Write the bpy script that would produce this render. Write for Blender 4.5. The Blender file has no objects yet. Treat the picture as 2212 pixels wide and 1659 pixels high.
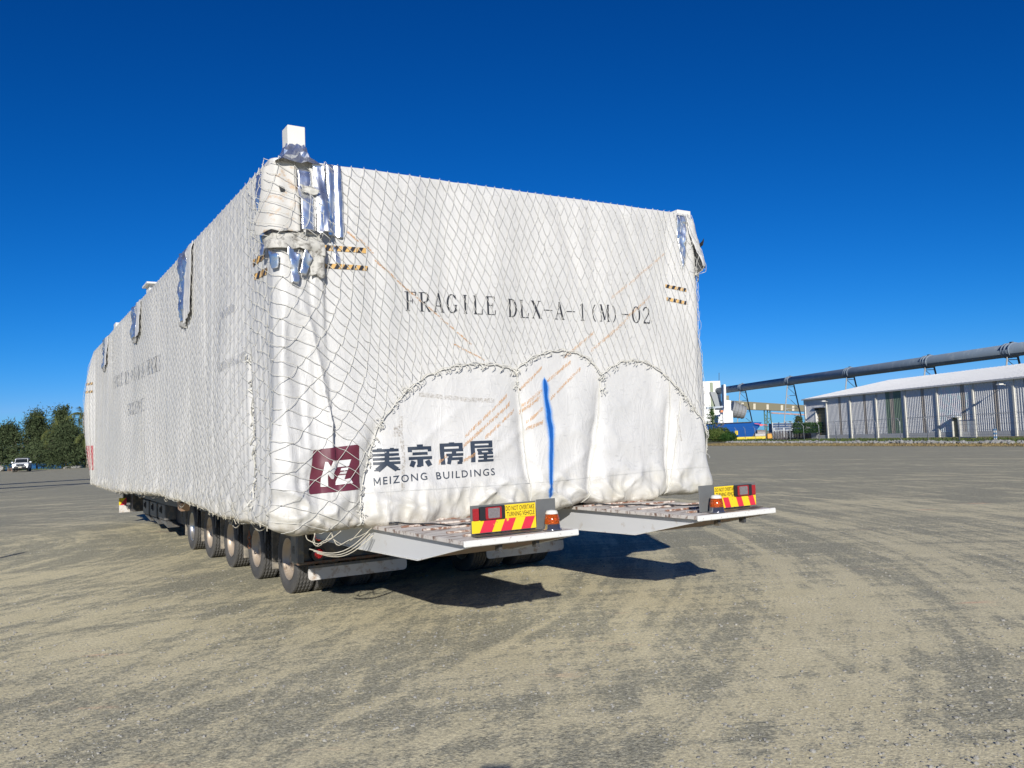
import bpy, bmesh, math, random
import numpy as np
from mathutils import Vector, Matrix
R = math.radians
random.seed(7)
rng = np.random.default_rng(7)
sc = bpy.context.scene
col = sc.collection

# ------------------------------------------------------------------ camera
F_PX, PITCH, ROLL, CAM_H = 1828.14, .0662, .0388, 1.6837      # focal length for a 2212 px wide frame
fw = Vector((0, math.cos(PITCH), math.sin(PITCH)))
up0 = Vector((0, -math.sin(PITCH), math.cos(PITCH)))
rt0 = Vector((1, 0, 0))
cr, sr = math.cos(ROLL), math.sin(ROLL)
right = cr * rt0 - sr * up0
up = sr * rt0 + cr * up0
cd = bpy.data.cameras.new('camera'); cam = bpy.data.objects.new('camera', cd); col.objects.link(cam)
cd.sensor_width = 36; cd.lens = F_PX / 2212 * 36; cd.clip_start = .05; cd.clip_end = 6000
m = Matrix((right, up, -fw)).transposed().to_4x4(); m.translation = (0, 0, CAM_H)
cam.matrix_world = m
sc.camera = cam

def at(px, py, Y):
    """world point that lies at forward distance Y behind a point of the 2212x1659 photo (used to lay out far things)"""
    X_, Y_ = px - 1106, 829.5 - py
    x = X_ * cr + Y_ * sr; y = -X_ * sr + Y_ * cr
    d = fw * F_PX + up0 * y + rt0 * x
    return Vector((0, 0, CAM_H)) + d * (Y / d.y)

# ------------------------------------------------------------------ sky, sun, exposure
SUN_EL = 21.15
w = bpy.data.worlds.new('World'); sc.world = w; w.use_nodes = True
nt = w.node_tree; bgn = nt.nodes['Background']
sky = nt.nodes.new('ShaderNodeTexSky'); sky.sky_type = 'NISHITA'; sky.sun_disc = False
sky.sun_elevation = R(SUN_EL); sky.sun_rotation = R(178.9)
sky.air_density = 0.8; sky.dust_density = 0.0; sky.ozone_density = 6.0; sky.altitude = 0
sep = nt.nodes.new('ShaderNodeSeparateColor'); cmb = nt.nodes.new('ShaderNodeCombineColor'); nt.links.new(sky.outputs[0], sep.inputs[0])
for i, (g_, k_, mx_) in enumerate(((3.0, 2.3, .155), (1.36, .68, .445), (1.20, .88, .80))):          # the phone's deep, saturated rendering of the sky, the same all round
    prev = sep.outputs[i]
    for op, val in (('MULTIPLY', .10), ('POWER', g_), ('MULTIPLY', k_), ('MINIMUM', mx_), ('MULTIPLY', 10.)):
        nd = nt.nodes.new('ShaderNodeMath'); nd.operation = op; nd.inputs[1].default_value = val; nt.links.new(prev, nd.inputs[0]); prev = nd.outputs[0]
    nt.links.new(prev, cmb.inputs[i])
nt.links.new(cmb.outputs[0], bgn.inputs[0])
bgn.inputs[1].default_value = 0.10
sl = bpy.data.lights.new('sun', 'SUN'); sl.energy = 4.8; sl.angle = R(.53); sl.color = (1, .955, .88)
so = bpy.data.objects.new('sun', sl); col.objects.link(so)
sdir = Vector((-.0505, 2.5845, -1)).normalized()               # direction the light travels
so.rotation_euler = sdir.to_track_quat('-Z', 'Y').to_euler()
so.location = (0, -20, 30)
sc.view_settings.view_transform = 'Standard'; sc.view_settings.look = 'None'
sc.view_settings.exposure = 0.2; sc.view_settings.gamma = 1; sc.view_settings.use_curve_mapping = False
sc.cycles.max_bounces = 6; sc.cycles.transparent_max_bounces = 8

# ------------------------------------------------------------------ helpers
def setp(o, label=None, cat=None, group=None, kind=None):
    if label: o['label'] = label
    if cat: o['category'] = cat
    if group: o['group'] = group
    if kind: o['kind'] = kind
    return o
def link(name, me, parent=None, mats=None, smooth=False, mat4=None, auto=False):
    o = bpy.data.objects.new(name, me); col.objects.link(o)
    if mats:
        for q in (mats if isinstance(mats, (list, tuple)) else [mats]): me.materials.append(q)
    if parent: o.parent = parent
    if mat4 is not None: o.matrix_world = mat4
    if smooth: me.shade_smooth()
    return o
def mesh(name, V, F, mat=None, parent=None, smooth=False, mat4=None):
    me = bpy.data.meshes.new(name)
    me.from_pydata(V.tolist() if isinstance(V, np.ndarray) else [tuple(v) for v in V], [], F.tolist() if isinstance(F, np.ndarray) else F)
    me.update()
    return link(name, me, parent, mat, smooth, mat4)
def empty(name, loc=(0, 0, 0), rz=0, mat4=None):
    o = bpy.data.objects.new(name, None); col.objects.link(o); o.empty_display_size = .2
    if mat4 is not None: o.matrix_world = mat4
    else: o.location = loc; o.rotation_euler = (0, 0, rz)
    return o
class MB:
    """collects shapes into one mesh"""
    def __init__(s): s.V = []; s.F = []; s.M = []; s.mi = 0
    def add(s, V, F):
        n = len(s.V); s.V += [tuple(v) for v in V]; s.F += [tuple(i + n for i in f) for f in F]; s.M += [s.mi] * len(F); return s
    def box(s, a, b, rz=0):
        (x0, y0, z0), (x1, y1, z1) = a, b
        V = [(x0, y0, z0), (x1, y0, z0), (x1, y1, z0), (x0, y1, z0), (x0, y0, z1), (x1, y0, z1), (x1, y1, z1), (x0, y1, z1)]
        return s.add(V, [(0, 3, 2, 1), (4, 5, 6, 7), (0, 1, 5, 4), (1, 2, 6, 5), (2, 3, 7, 6), (3, 0, 4, 7)])
    def prism(s, poly, axis, a, b):
        """poly: 2D points; axis: the third axis name; extruded from a to b"""
        def P(p, t): return (t, p[0], p[1]) if axis == 'x' else (p[0], t, p[1]) if axis == 'y' else (p[0], p[1], t)
        n = len(poly); V = [P(p, a) for p in poly] + [P(p, b) for p in poly]
        return s.add(V, [tuple(range(n))[::-1], tuple(range(n, 2 * n))] + [(i, (i + 1) % n, n + (i + 1) % n, n + i) for i in range(n)])
    def bar(s, p, q, r, n=6, r2=None):
        p, q = Vector(p), Vector(q); d = (q - p).normalized(); a = d.orthogonal().normalized(); b = d.cross(a); r2 = r if r2 is None else r2
        V = [p + (a * math.cos(t) + b * math.sin(t)) * r for t in [2 * math.pi * i / n for i in range(n)]] + [q + (a * math.cos(t) + b * math.sin(t)) * r2 for t in [2 * math.pi * i / n for i in range(n)]]
        return s.add(V, [tuple(range(n))[::-1], tuple(range(n, 2 * n))] + [(i, (i + 1) % n, n + (i + 1) % n, n + i) for i in range(n)])
    def lathe(s, prof, n=32, c=(0, 0, 0), axis='z', wob=None):
        V = []; F = []; k = len(prof)
        for i in range(n):
            t = 2 * math.pi * i / n; ct, st = math.cos(t), math.sin(t)
            for j, (r, h) in enumerate(prof):
                hh = h + (wob(i, j) if wob else 0)
                p = (r * ct, r * st, hh) if axis == 'z' else (hh, r * ct, r * st) if axis == 'x' else (r * ct, hh, r * st)
                V.append((p[0] + c[0], p[1] + c[1], p[2] + c[2]))
        for i in range(n):
            for j in range(k - 1):
                F.append((i * k + j, ((i + 1) % n) * k + j, ((i + 1) % n) * k + j + 1, i * k + j + 1))
        return s.add(V, F)
    def build(s, name, mat=None, parent=None, smooth=False, mat4=None, bevel=0):
        me = bpy.data.meshes.new(name); me.from_pydata(s.V, [], s.F)
        if mat is not None and isinstance(mat, (list, tuple)):
            me.polygons.foreach_set('material_index', s.M)
        me.update()
        bm = bmesh.new(); bm.from_mesh(me); bmesh.ops.recalc_face_normals(bm, faces=bm.faces)
        if bevel: bmesh.ops.bevel(bm, geom=bm.edges[:], offset=bevel, segments=1, affect='EDGES', clamp_overlap=True)
        bm.to_mesh(me); bm.free()
        return link(name, me, parent, mat, smooth, mat4)
def box(name, a, b, mat, parent=None, bevel=0, mat4=None): return MB().box(a, b).build(name, mat, parent, bevel=bevel, mat4=mat4)
def copy_tree(o, parent=None):
    c = o.copy(); col.objects.link(c)
    if parent: c.parent = parent
    for ch in list(o.children): copy_tree(ch, c)
    return c
def tubes(lines, sides=4):
    """lines: list of (points Nx3, radius) -> V, F"""
    V = []; F = []; n = 0
    ang = np.arange(sides) * 2 * np.pi / sides + .4
    for P, r in lines:
        P = np.asarray(P, float); k = len(P)
        T = np.gradient(P, axis=0); T /= np.linalg.norm(T, axis=1)[:, None] + 1e-12
        ref = np.array([.31, .17, .93]) if abs(T[0, 2]) < .8 else np.array([.9, .4, .1])
        A = np.cross(T, ref); A /= np.linalg.norm(A, axis=1)[:, None] + 1e-12; B = np.cross(T, A)
        ring = P[:, None] + r * (A[:, None] * np.cos(ang)[None, :, None] + B[:, None] * np.sin(ang)[None, :, None])
        V.append(ring.reshape(-1, 3))
        i = np.arange(k - 1)[:, None] * sides; j = np.arange(sides)[None]; j2 = (j + 1) % sides
        F.append((n + np.stack([i + j, i + j2, i + sides + j2, i + sides + j], -1)).reshape(-1, 4)); n += k * sides
    return np.concatenate(V), np.concatenate(F)

# value noise, vectorised
_T = rng.random((6, 257, 257)); _T[:, 256, :] = _T[:, 0, :]; _T[:, :, 256] = _T[:, :, 0]
def vn(x, y, s=0):
    x = np.asarray(x, float) + 1000; y = np.asarray(y, float) + 1000
    xi = np.floor(x).astype(int); yi = np.floor(y).astype(int); fx = x - xi; fy = y - yi
    fx = fx * fx * (3 - 2 * fx); fy = fy * fy * (3 - 2 * fy); xi %= 256; yi %= 256; T = _T[s % 6]
    return (T[xi, yi] * (1 - fx) * (1 - fy) + T[xi + 1, yi] * fx * (1 - fy) + T[xi, yi + 1] * (1 - fx) * fy + T[xi + 1, yi + 1] * fx * fy) * 2 - 1
def sstep(a, b, x):
    t = np.clip((np.asarray(x, float) - a) / (b - a), 0, 1); return t * t * (3 - 2 * t)

# ------------------------------------------------------------------ materials
class NT:
    def __init__(s, name):
        s.m = bpy.data.materials.new(name); s.m.use_nodes = True; s.t = s.m.node_tree; s.b = s.t.nodes['Principled BSDF']; s._co = None
    def n(s, typ, **kw):
        x = s.t.nodes.new('ShaderNode' + typ)
        for k, v in kw.items():
            if hasattr(x, k) and k not in x.inputs: setattr(x, k, v)
            else: x.inputs[k].default_value = v
        return x
    def l(s, a, b): s.t.links.new(a, b)
    @property
    def co(s):
        if s._co is None: s._co = s.n('TexCoord')
        return s._co.outputs['Object']
    def noise(s, scale, detail=3, rough=.55, vec=None, dist=0):
        x = s.n('TexNoise'); x.inputs['Scale'].default_value = scale; x.inputs['Detail'].default_value = detail
        x.inputs['Roughness'].default_value = rough; x.inputs['Distortion'].default_value = dist
        s.l(vec if vec is not None else s.co, x.inputs['Vector']); return x.outputs['Fac']
    def ramp(s, fac, a, b, ca=(0, 0, 0), cb=(1, 1, 1)):
        x = s.n('ValToRGB'); e = x.color_ramp.elements; e[0].position = a; e[1].position = b
        e[0].color = (*ca, 1); e[1].color = (*cb, 1); s.l(fac, x.inputs[0]); return x.outputs[0]
    def mix(s, fac, a, b, mode='MIX'):
        x = s.n('Mix', data_type='RGBA', blend_type=mode)
        def put(v, i):
            if isinstance(v, tuple): x.inputs[i].default_value = (*v, 1) if len(v) == 3 else v
            elif isinstance(v, (int, float)): x.inputs[i].default_value = v if i == 0 else (v, v, v, 1)
            else: s.l(v, x.inputs[i])
        put(fac, 0); put(a, 6); put(b, 7); return x.outputs[2]
    def math(s, op, a, b=None, c=None, clamp=False):
        x = s.n('Math', operation=op); x.use_clamp = clamp
        for i, v in enumerate((a, b, c)):
            if v is None: continue
            if isinstance(v, (int, float)): x.inputs[i].default_value = v
            else: s.l(v, x.inputs[i])
        return x.outputs[0]
    def mapping(s, vec=None, scale=(1, 1, 1), rot=(0, 0, 0), loc=(0, 0, 0)):
        x = s.n('Mapping'); x.inputs['Scale'].default_value = scale; x.inputs['Rotation'].default_value = rot; x.inputs['Location'].default_value = loc
        s.l(vec if vec is not None else s.co, x.inputs[0]); return x.outputs[0]
    def xyz(s, vec=None):
        x = s.n('SeparateXYZ'); s.l(vec if vec is not None else s.co, x.inputs[0]); return x.outputs
    def bump(s, h, strength=.3, dist=.01, nrm=None):
        x = s.n('Bump'); x.inputs['Strength'].default_value = strength; x.inputs['Distance'].default_value = dist
        s.l(h, x.inputs['Height'])
        if nrm is not None: s.l(nrm, x.inputs['Normal'])
        s.l(x.outputs[0], s.b.inputs['Normal']); return x.outputs[0]
    def set(s, **kw):
        for k, v in kw.items():
            k = k.replace('_', ' ')
            if hasattr(v, 'links') or hasattr(v, 'is_linked'): s.l(v, s.b.inputs[k])
            elif isinstance(v, tuple) and len(v) == 3: s.b.inputs[k].default_value = (*v, 1)
            else: s.b.inputs[k].default_value = v
        return s
def simple(name, c, rough=.6, metal=0, var=.18, sc_=3., bump=0, bsc=40., spec=.5, dirt=None, dirt_amt=.5):
    """paint / metal / rubber with noise variation, optional patches of dirt"""
    t = NT(name)
    k = tuple(x * (1 - var) for x in c); k2 = tuple(min(1, x * (1 + var)) for x in c)
    cc = t.mix(t.noise(sc_, 5, .6), k, k2)
    if dirt is not None: cc = t.mix(t.ramp(t.noise(sc_ * 2.3, 6, .7), .62 - dirt_amt * .3, .72 - dirt_amt * .2), cc, dirt)
    t.set(Base_Color=cc, Roughness=rough, Metallic=metal); t.b.inputs['Specular IOR Level'].default_value = spec
    if bump: t.bump(t.noise(bsc, 4, .6), bump, .005)
    return t.m

M = {}
# tarpaulin
t = NT('tarpaulin_cloth')
big = t.noise(.9, 4, .6); fine = t.noise(9, 5, .65); X = t.xyz()
base = t.mix(t.ramp(big, .35, .7), (.575, .57, .555), (.50, .50, .49))
scuff_and_shade = t.ramp(t.noise(1, 5, .6, t.mapping(scale=(9, 9, 34))), .60, .70)  # scuffs, plus dark flecks painted in for small shadow marks
base = t.mix(t.math('MULTIPLY', scuff_and_shade, .45), base, (.36, .36, .35))
zfac = t.math('SUBTRACT', 1.62, t.math('ADD', X[2], t.math('MULTIPLY', fine, .5)))
grime = t.math('MULTIPLY', t.math('MULTIPLY', zfac, 3.6, clamp=True), t.ramp(t.noise(3.2, 5, .65), .3, .65))
base = t.mix(t.math('MULTIPLY', grime, .62, clamp=True), base, (.46, .43, .34))
z2 = t.math('MULTIPLY', t.math('SUBTRACT', 1.07, X[2]), 9, clamp=True)
base = t.mix(t.math('MULTIPLY', t.math('MULTIPLY', z2, .7), t.ramp(fine, .35, .6)), base, (.22, .18, .12))
t.set(Base_Color=base, Roughness=.48)
t.b.inputs['Specular IOR Level'].default_value = .5
h = t.math('ADD', t.math('MULTIPLY', t.noise(1, 4, .6, t.mapping(scale=(7, 7, 3.2)), .8), .8), t.math('MULTIPLY', t.noise(38, 3), .12))
wr = t.noise(1, 3, .5, t.mapping(scale=(5, 5, 2.6), rot=(0, .5, .3)), 1.2); wr2 = t.math('ABSOLUTE', t.math('SUBTRACT', wr, .5)); h = t.math('ADD', h, t.math('MULTIPLY', t.math('POWER', t.math('MULTIPLY', wr2, 2), .5), -.6))
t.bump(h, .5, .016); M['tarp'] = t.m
# foil
t = NT('foil'); t.set(Base_Color=t.mix(t.noise(6, 4), (.68, .71, .74), (.92, .93, .94)), Metallic=.92, Roughness=t.ramp(t.noise(9, 4), .3, .7, (.22,) * 3, (.40,) * 3))
v = t.n('TexVoronoi', feature='F1'); v.inputs['Scale'].default_value = 17; t.l(t.mapping(scale=(1, 1, .7)), v.inputs['Vector'])
t.bump(t.math('ADD', t.math('MULTIPLY', v.outputs['Distance'], .5), t.noise(1, 4, .6, t.mapping(scale=(11, 11, 4)))), .4, .012); M['foil'] = t.m
M['grimy_cloth'] = simple('grimy_cloth', (.46, .45, .41), .6, var=.22, sc_=7, bump=.5, bsc=22, dirt=(.16, .15, .13), dirt_amt=.45)
M['old_flap'] = simple('weathered_flap_cloth', (.50, .49, .46), .6, var=.12, sc_=5, bump=.35, bsc=18, dirt=(.45, .33, .22), dirt_amt=.25)
M['dark_inside'] = simple('dark_inside', (.03, .03, .03), .8)
M['rope'] = simple('rope', (.60, .59, .54), .8, var=.25, sc_=20, bump=.3, bsc=300)
M['rope_dirty'] = simple('rope_dirty', (.44, .41, .33), .85, var=.35, sc_=14)
M['navy'] = simple('printed_navy_ink', (.028, .040, .062), .5, var=.35, sc_=8)
M['black_ink'] = simple('printed_black_ink', (.025, .028, .035), .5, var=.4, sc_=8)
M['maroon'] = simple('maroon_ink', (.115, .022, .038), .42, var=.15, sc_=2)
M['logo_white'] = simple('white_ink', (.66, .66, .65), .45, var=.08)
M['red_ink'] = simple('red_ink', (.45, .05, .07), .5)
M['tape_yellow'] = simple('tape_yellow', (.62, .38, .13), .5, var=.25, sc_=12)
M['tape_black'] = simple('tape_black', (.03, .03, .035), .4)
M['post_white'] = simple('post_white_paint', (.66, .65, .60), .5, var=.08, sc_=5)
M['steel_dark'] = simple('dark_chassis_steel', (.045, .047, .05), .6, var=.4, sc_=4, bump=.2, dirt=(.14, .115, .08), dirt_amt=.5)
M['steel_grey'] = simple('grey_painted_steel', (.10, .105, .11), .55, var=.3, sc_=5, dirt=(.2, .17, .12), dirt_amt=.45)
M['box_grey'] = simple('toolbox_grey', (.13, .13, .125), .5, var=.2, sc_=5, dirt=(.24, .2, .15), dirt_amt=.4)
M['rust_beam'] = simple('rusty_beam', (.16, .13, .10), .8, var=.4, sc_=8, bump=.5, dirt=(.22, .10, .05), dirt_amt=.5)
t = NT('worn_white_paint_on_steel'); c = t.mix(t.noise(2, 4), (.60, .60, .57), (.70, .70, .68))
rm = t.ramp(t.noise(26, 6, .72), .60, .655); c = t.mix(rm, c, t.mix(t.noise(60, 3), (.10, .035, .018), (.30, .15, .09)))
t.set(Base_Color=c, Roughness=.5); t.bump(rm, .5, .004); M['worn_white'] = t.m
t = NT('worn_deck_paint'); c = t.mix(t.noise(1, 4, .6, t.mapping(scale=(5, 14, 5))), (.50, .46, .42), (.66, .63, .59))
rm = t.ramp(t.noise(1, 7, .75, t.mapping(scale=(4, 20, 8)), .5), .50, .60); c = t.mix(rm, c, t.mix(t.noise(50, 3), (.07, .04, .03), (.24, .14, .10)))
t.set(Base_Color=c, Roughness=.6); t.bump(t.noise(40, 4), .4, .004); M['worn_deck'] = t.m
M['gusset_white'] = simple('white_plate_paint', (.60, .61, .62), .45, var=.05, sc_=2, dirt=(.45, .40, .33), dirt_amt=.12)
t = NT('tyre_rubber'); X = t.xyz(); c = t.mix(t.noise(5, 5, .7), (.045, .046, .048), (.115, .108, .098)); t.set(Base_Color=c, Roughness=.75); t.bump(t.noise(70, 3), .3, .003); M['tyre'] = t.m
t = NT('dusty_rim_steel'); c = t.mix(t.noise(3, 5, .65), (.36, .29, .22), (.52, .44, .35)); c = t.mix(t.ramp(t.noise(7, 5, .7), .55, .75), c, (.20, .13, .08)); t.set(Base_Color=c, Roughness=.45, Metallic=.35); M['rim'] = t.m
M['rim_clean'] = simple('bright_rim_steel', (.55, .53, .50), .3, .8, var=.2)
M['flap'] = simple('dusty_mudflap', (.17, .155, .13), .75, var=.3, sc_=4, dirt=(.30, .26, .20), dirt_amt=.6)
M['flap_white'] = simple('white_mudflap', (.56, .54, .51), .6, var=.12, sc_=4, dirt=(.34, .24, .16), dirt_amt=.35)
t = NT('yellow_reflective'); c = t.mix(t.ramp(t.noise(16, 6, .7), .64, .68), (.78, .56, .02), (.10, .09, .07)); t.set(Base_Color=c, Roughness=.35); M['sign_yellow'] = t.m
t = NT('red_reflective'); c = t.mix(t.ramp(t.noise(13, 5, .7), .65, .68), (.62, .03, .06), (.74, .50, .04)); t.set(Base_Color=c, Roughness=.35); M['sign_red'] = t.m
M['sign_grey'] = simple('grey_sign_plate', (.12, .125, .125), .5, var=.2, sc_=9)
M['sign_black'] = simple('sign_black_print', (.015, .015, .015), .5)
t = NT('amber_lens'); t.set(Base_Color=(.80, .20, .03), Roughness=.14); t.b.inputs['Transmission Weight'].default_value = .8; M['amber'] = t.m
t = NT('red_lens'); t.set(Base_Color=t.mix(t.noise(60, 2), (.20, .008, .014), (.42, .02, .03)), Roughness=.15); t.b.inputs['Coat Weight'].default_value = .5; M['red_lens'] = t.m
M['clear_lens'] = simple('clear_lamp_lens', (.22, .20, .21), .15, .2, var=.5, sc_=60)
M['black_plastic'] = simple('black_plastic', (.02, .021, .024), .35)
t = NT('led_red'); t.set(Base_Color=(.7, .02, .03), Roughness=.3); t.b.inputs['Emission Color'].default_value = (1, .03, .04, 1); t.b.inputs['Emission Strength'].default_value = .35; M['led'] = t.m
M['chrome'] = simple('chrome_base', (.4, .4, .42), .15, .9, var=.2, sc_=20)
M['rust'] = simple('rusty_chain', (.28, .12, .06), .7, var=.4, sc_=30)
t = NT('orange_rope_rub_mark'); a_ = t.math('MULTIPLY', t.ramp(t.noise(60, 3, .6), .30, .60), .62); t.set(Base_Color=(.62, .36, .17), Roughness=.6, Alpha=a_); M['rub'] = t.m
t = NT('brown_scuff_mark'); a_ = t.math('MULTIPLY', t.ramp(t.noise(45, 6, .75), .44, .70), .6); t.set(Base_Color=(.33, .27, .19), Roughness=.6, Alpha=a_); M['scuff_and_shade'] = t.m
t = NT('grey_tape'); t.set(Base_Color=(.5, .5, .5), Roughness=.25, Alpha=t.math('MULTIPLY', t.ramp(t.noise(14, 4), .3, .7), .6)); M['grey_tape'] = t.m
# blue sprayed paint: attribute 'edge' = 1 in the middle, 0 at the rim of the overspray
t = NT('blue_spray_paint'); at_ = t.n('Attribute', attribute_name='edge'); e = at_.outputs['Fac']
ee = t.math('ADD', e, t.math('MULTIPLY', t.math('SUBTRACT', t.noise(26, 4), .5), .22))
core = t.ramp(ee, .66, .72); halo = t.math('MULTIPLY', t.math('POWER', t.math('MULTIPLY', e, 1.0, clamp=True), 2.2), 1.7, clamp=True)
t.set(Base_Color=t.mix(core, (.03, .30, .85), (.01, .09, .36)), Roughness=.4, Alpha=t.math('MAXIMUM', core, halo)); M['spray'] = t.m
# foliage
def leafmat(name, a, b, rough=.5):
    t = NT(name); oi = t.n('Attribute', attribute_name='tint'); c = t.mix(oi.outputs['Fac'], a, b); c = t.mix(t.noise(.8, 3), c, tuple(x * .6 for x in a))
    t.set(Base_Color=c, Roughness=.85); t.b.inputs['Specular IOR Level'].default_value = .1; return t.m
M['casuarina'] = leafmat('needle_foliage', (.04, .065, .03), (.15, .18, .085))
M['palm_leaf'] = leafmat('palm_leaf', (.07, .10, .03), (.22, .22, .07))
M['hedge'] = leafmat('hedge_leaf', (.02, .06, .015), (.07, .14, .03))
M['bush'] = leafmat('bush_leaf', (.05, .09, .02), (.17, .20, .06))
M['dry_grass'] = leafmat('dry_grass', (.20, .15, .07), (.42, .33, .17), .8)
M['bark'] = simple('bark', (.17, .14, .11), .9, var=.3, sc_=5, bump=.5)
M['palm_bark'] = simple('palm_bark', (.26, .22, .17), .9, var=.3, sc_=5, bump=.5)
M['rock'] = simple('grey_rock', (.26, .26, .25), .85, var=.4, sc_=1.3, bump=.5, bsc=8)
M['rock_pale'] = simple('pale_rock', (.46, .44, .40), .85, var=.2, sc_=1.3, bump=.5, bsc=8)
M['rock_brown'] = simple('brown_rock', (.24, .16, .12), .85, var=.3, sc_=1.3, bump=.5, bsc=8)

# ------------------------------------------------------------------ ground
t = NT('dusty_gravel_yard'); X = t.xyz()
def ring(cx, cy, fr, fa, seed):
    dx = t.math('SUBTRACT', X[0], cx); dy = t.math('SUBTRACT', X[1], cy)
    r = t.math('SQRT', t.math('ADD', t.math('MULTIPLY', dx, dx), t.math('MULTIPLY', dy, dy))); a = t.math('ARCTAN2', dy, dx)
    cv = t.n('CombineXYZ'); t.l(t.math('MULTIPLY', r, fr), cv.inputs[0]); t.l(t.math('MULTIPLY', a, fa), cv.inputs[1]); cv.inputs[2].default_value = seed
    return t.noise(1, 5, .62, cv.outputs[0], .25), r, a
g1 = t.noise(.30, 6, .62, t.mapping(loc=(3, 8, 0)), .6)
rA, r1, a1 = ring(-15, 14, 2.3, 3.2, 1.)
rB, r2, a2 = ring(4, -9, 2.0, 2.6, 5.)
rC, r3, a3 = ring(-15, 14, 1.15, .55, 9.)                     # long turning tracks on the right
gd = t.noise(1, 5, .62, t.mapping(scale=(2.8, .26, 1), rot=(0, 0, R(-38))), .5)
yfar = t.math('MULTIPLY', t.math('SUBTRACT', X[1], 9), .020, clamp=True)
s_ = t.math('ADD', t.math('ADD', t.math('MULTIPLY', g1, .30), t.math('MULTIPLY', rA, .30)), t.math('ADD', t.math('MULTIPLY', rB, .26), t.math('MULTIPLY', gd, .24)))
s_ = t.math('ADD', s_, t.math('MULTIPLY', t.ramp(rC, .53, .64), .08))
rD, r4, a4 = ring(-15, 14, 10., 5., 2.); rE, r5, a5 = ring(4, -9, 8., 4., 7.)
st2 = t.noise(1, 4, .6, t.mapping(scale=(11, .9, 1), rot=(0, 0, R(-38))), .3)
s_ = t.math('ADD', s_, t.math('MULTIPLY', t.math('SUBTRACT', rD, .5), .17)); s_ = t.math('ADD', s_, t.math('MULTIPLY', t.math('SUBTRACT', rE, .5), .17)); s_ = t.math('ADD', s_, t.math('MULTIPLY', t.math('SUBTRACT', st2, .5), .14))
s_ = t.math('SUBTRACT', s_, t.math('MULTIPLY', yfar, .10))
s_ = t.math('ADD', s_, t.math('MULTIPLY', t.math('SUBTRACT', t.noise(7, 5, .7), .5), .26))
hf = t.noise(26, 6, .8)
s_ = t.math('ADD', s_, t.math('MULTIPLY', t.math('SUBTRACT', hf, .5), .50))
s_ = t.math('ADD', s_, t.math('MULTIPLY', t.math('SUBTRACT', 1, yfar), .035))
dust = t.ramp(s_, .548, .628)
vor = t.n('TexVoronoi', feature='F1'); vor.inputs['Scale'].default_value = 62; t.l(t.co, vor.inputs['Vector'])
vor2 = t.n('TexVoronoi', feature='F1'); vor2.inputs['Scale'].default_value = 27; t.l(t.co, vor2.inputs['Vector'])
hv = t.n('SeparateColor'); t.l(vor.outputs['Color'], hv.inputs[0])
gcol = t.mix(hv.outputs[0], (.17, .17, .13), (.55, .525, .40))
gcol = t.mix(t.ramp(t.noise(34, 4, .7), .44, .60), gcol, (.17, .175, .155))
dcol = t.mix(t.noise(2.2, 6, .65), (.56, .50, .315), (.82, .735, .50))
dcol = t.mix(t.math('MULTIPLY', t.ramp(t.noise(44, 4, .7), .50, .66), .55), dcol, (.36, .33, .26))
redm = t.math('MULTIPLY', t.ramp(t.noise(.8, 4, .6, t.mapping(scale=(.6, 1.9, 1), rot=(0, 0, .3), loc=(1.7, 4.1, 0)), .3), .66, .74), .65)
dcol = t.mix(redm, dcol, (.80, .48, .32))
c = t.mix(dust, t.mix(.22, gcol, dcol), dcol)
c = t.mix(1.0, c, t.mix(t.ramp(t.noise(42, 5, .85), .30, .70), (.50, .50, .51), (1.42, 1.42, 1.38)), 'MULTIPLY')
t.set(Base_Color=c, Roughness=.92); t.b.inputs['Specular IOR Level'].default_value = .15
wv = t.n('TexWave'); wv.inputs['Scale'].default_value = 3.3; wv.inputs['Distortion'].default_value = 5; wv.inputs['Detail'].default_value = 2
cv = t.n('CombineXYZ'); t.l(t.math('MULTIPLY', a1, 22), cv.inputs[0]); t.l(cv.outputs[0], wv.inputs['Vector'])
track = t.ramp(rC, .52, .60)
hgt = t.math('ADD', t.math('MULTIPLY', vor.outputs['Distance'], -.55), t.math('MULTIPLY', t.noise(26, 6, .72), 1.3))
hgt = t.math('ADD', hgt, t.math('MULTIPLY', vor2.outputs['Distance'], -.3))
hgt = t.math('MULTIPLY', hgt, t.math('SUBTRACT', 1.1, t.math('MULTIPLY', dust, .62)))
hgt = t.math('ADD', hgt, t.math('MULTIPLY', t.math('MULTIPLY', wv.outputs['Color'], t.math('MULTIPLY', track, t.ramp(rB, .50, .62))), .35))
hgt = t.math('ADD', hgt, t.math('MULTIPLY', rA, 3.0)); hgt = t.math('ADD', hgt, t.math('MULTIPLY', gd, 2.0)); hgt = t.math('ADD', hgt, t.math('MULTIPLY', t.math('ADD', rD, st2), .7))
t.bump(hgt, .42, .014); M['ground'] = t.m
# shoreline runs off to the left behind the trees; land on the near side reaches the horizon to the right
gv = [(-400, -300, 0), (3000, -300, 0), (3000, 5000, 0), (60, 5000, 0), (-10, 600, 0), (-30, 175, 0), (-52, 134, 0), (-62, 131.5, 0), (-75, 129.5, 0), (-110, 126, 0), (-400, 110, 0)]
ground = mesh('ground', gv, [tuple(range(len(gv)))], M['ground']); setp(ground, 'dusty grey gravel yard with pale tyre tracks', 'ground', kind='structure')
bank = mesh('shore_bank', gv[4:] + [(x + (0), y + 3, -1.6) for x, y, z in gv[4:]], [(i, i + 1, i + 8, i + 7) for i in range(6)], M['rock'])
setp(bank, 'rocky shore bank below the yard edge', 'bank', kind='structure')
t = NT('harbour_water'); t.set(Base_Color=(.02, .06, .10), Roughness=.25); t.bump(t.noise(1, 4, .6, t.mapping(scale=(.35, 1.2, 1))), .5, .3); M['water'] = t.m
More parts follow.
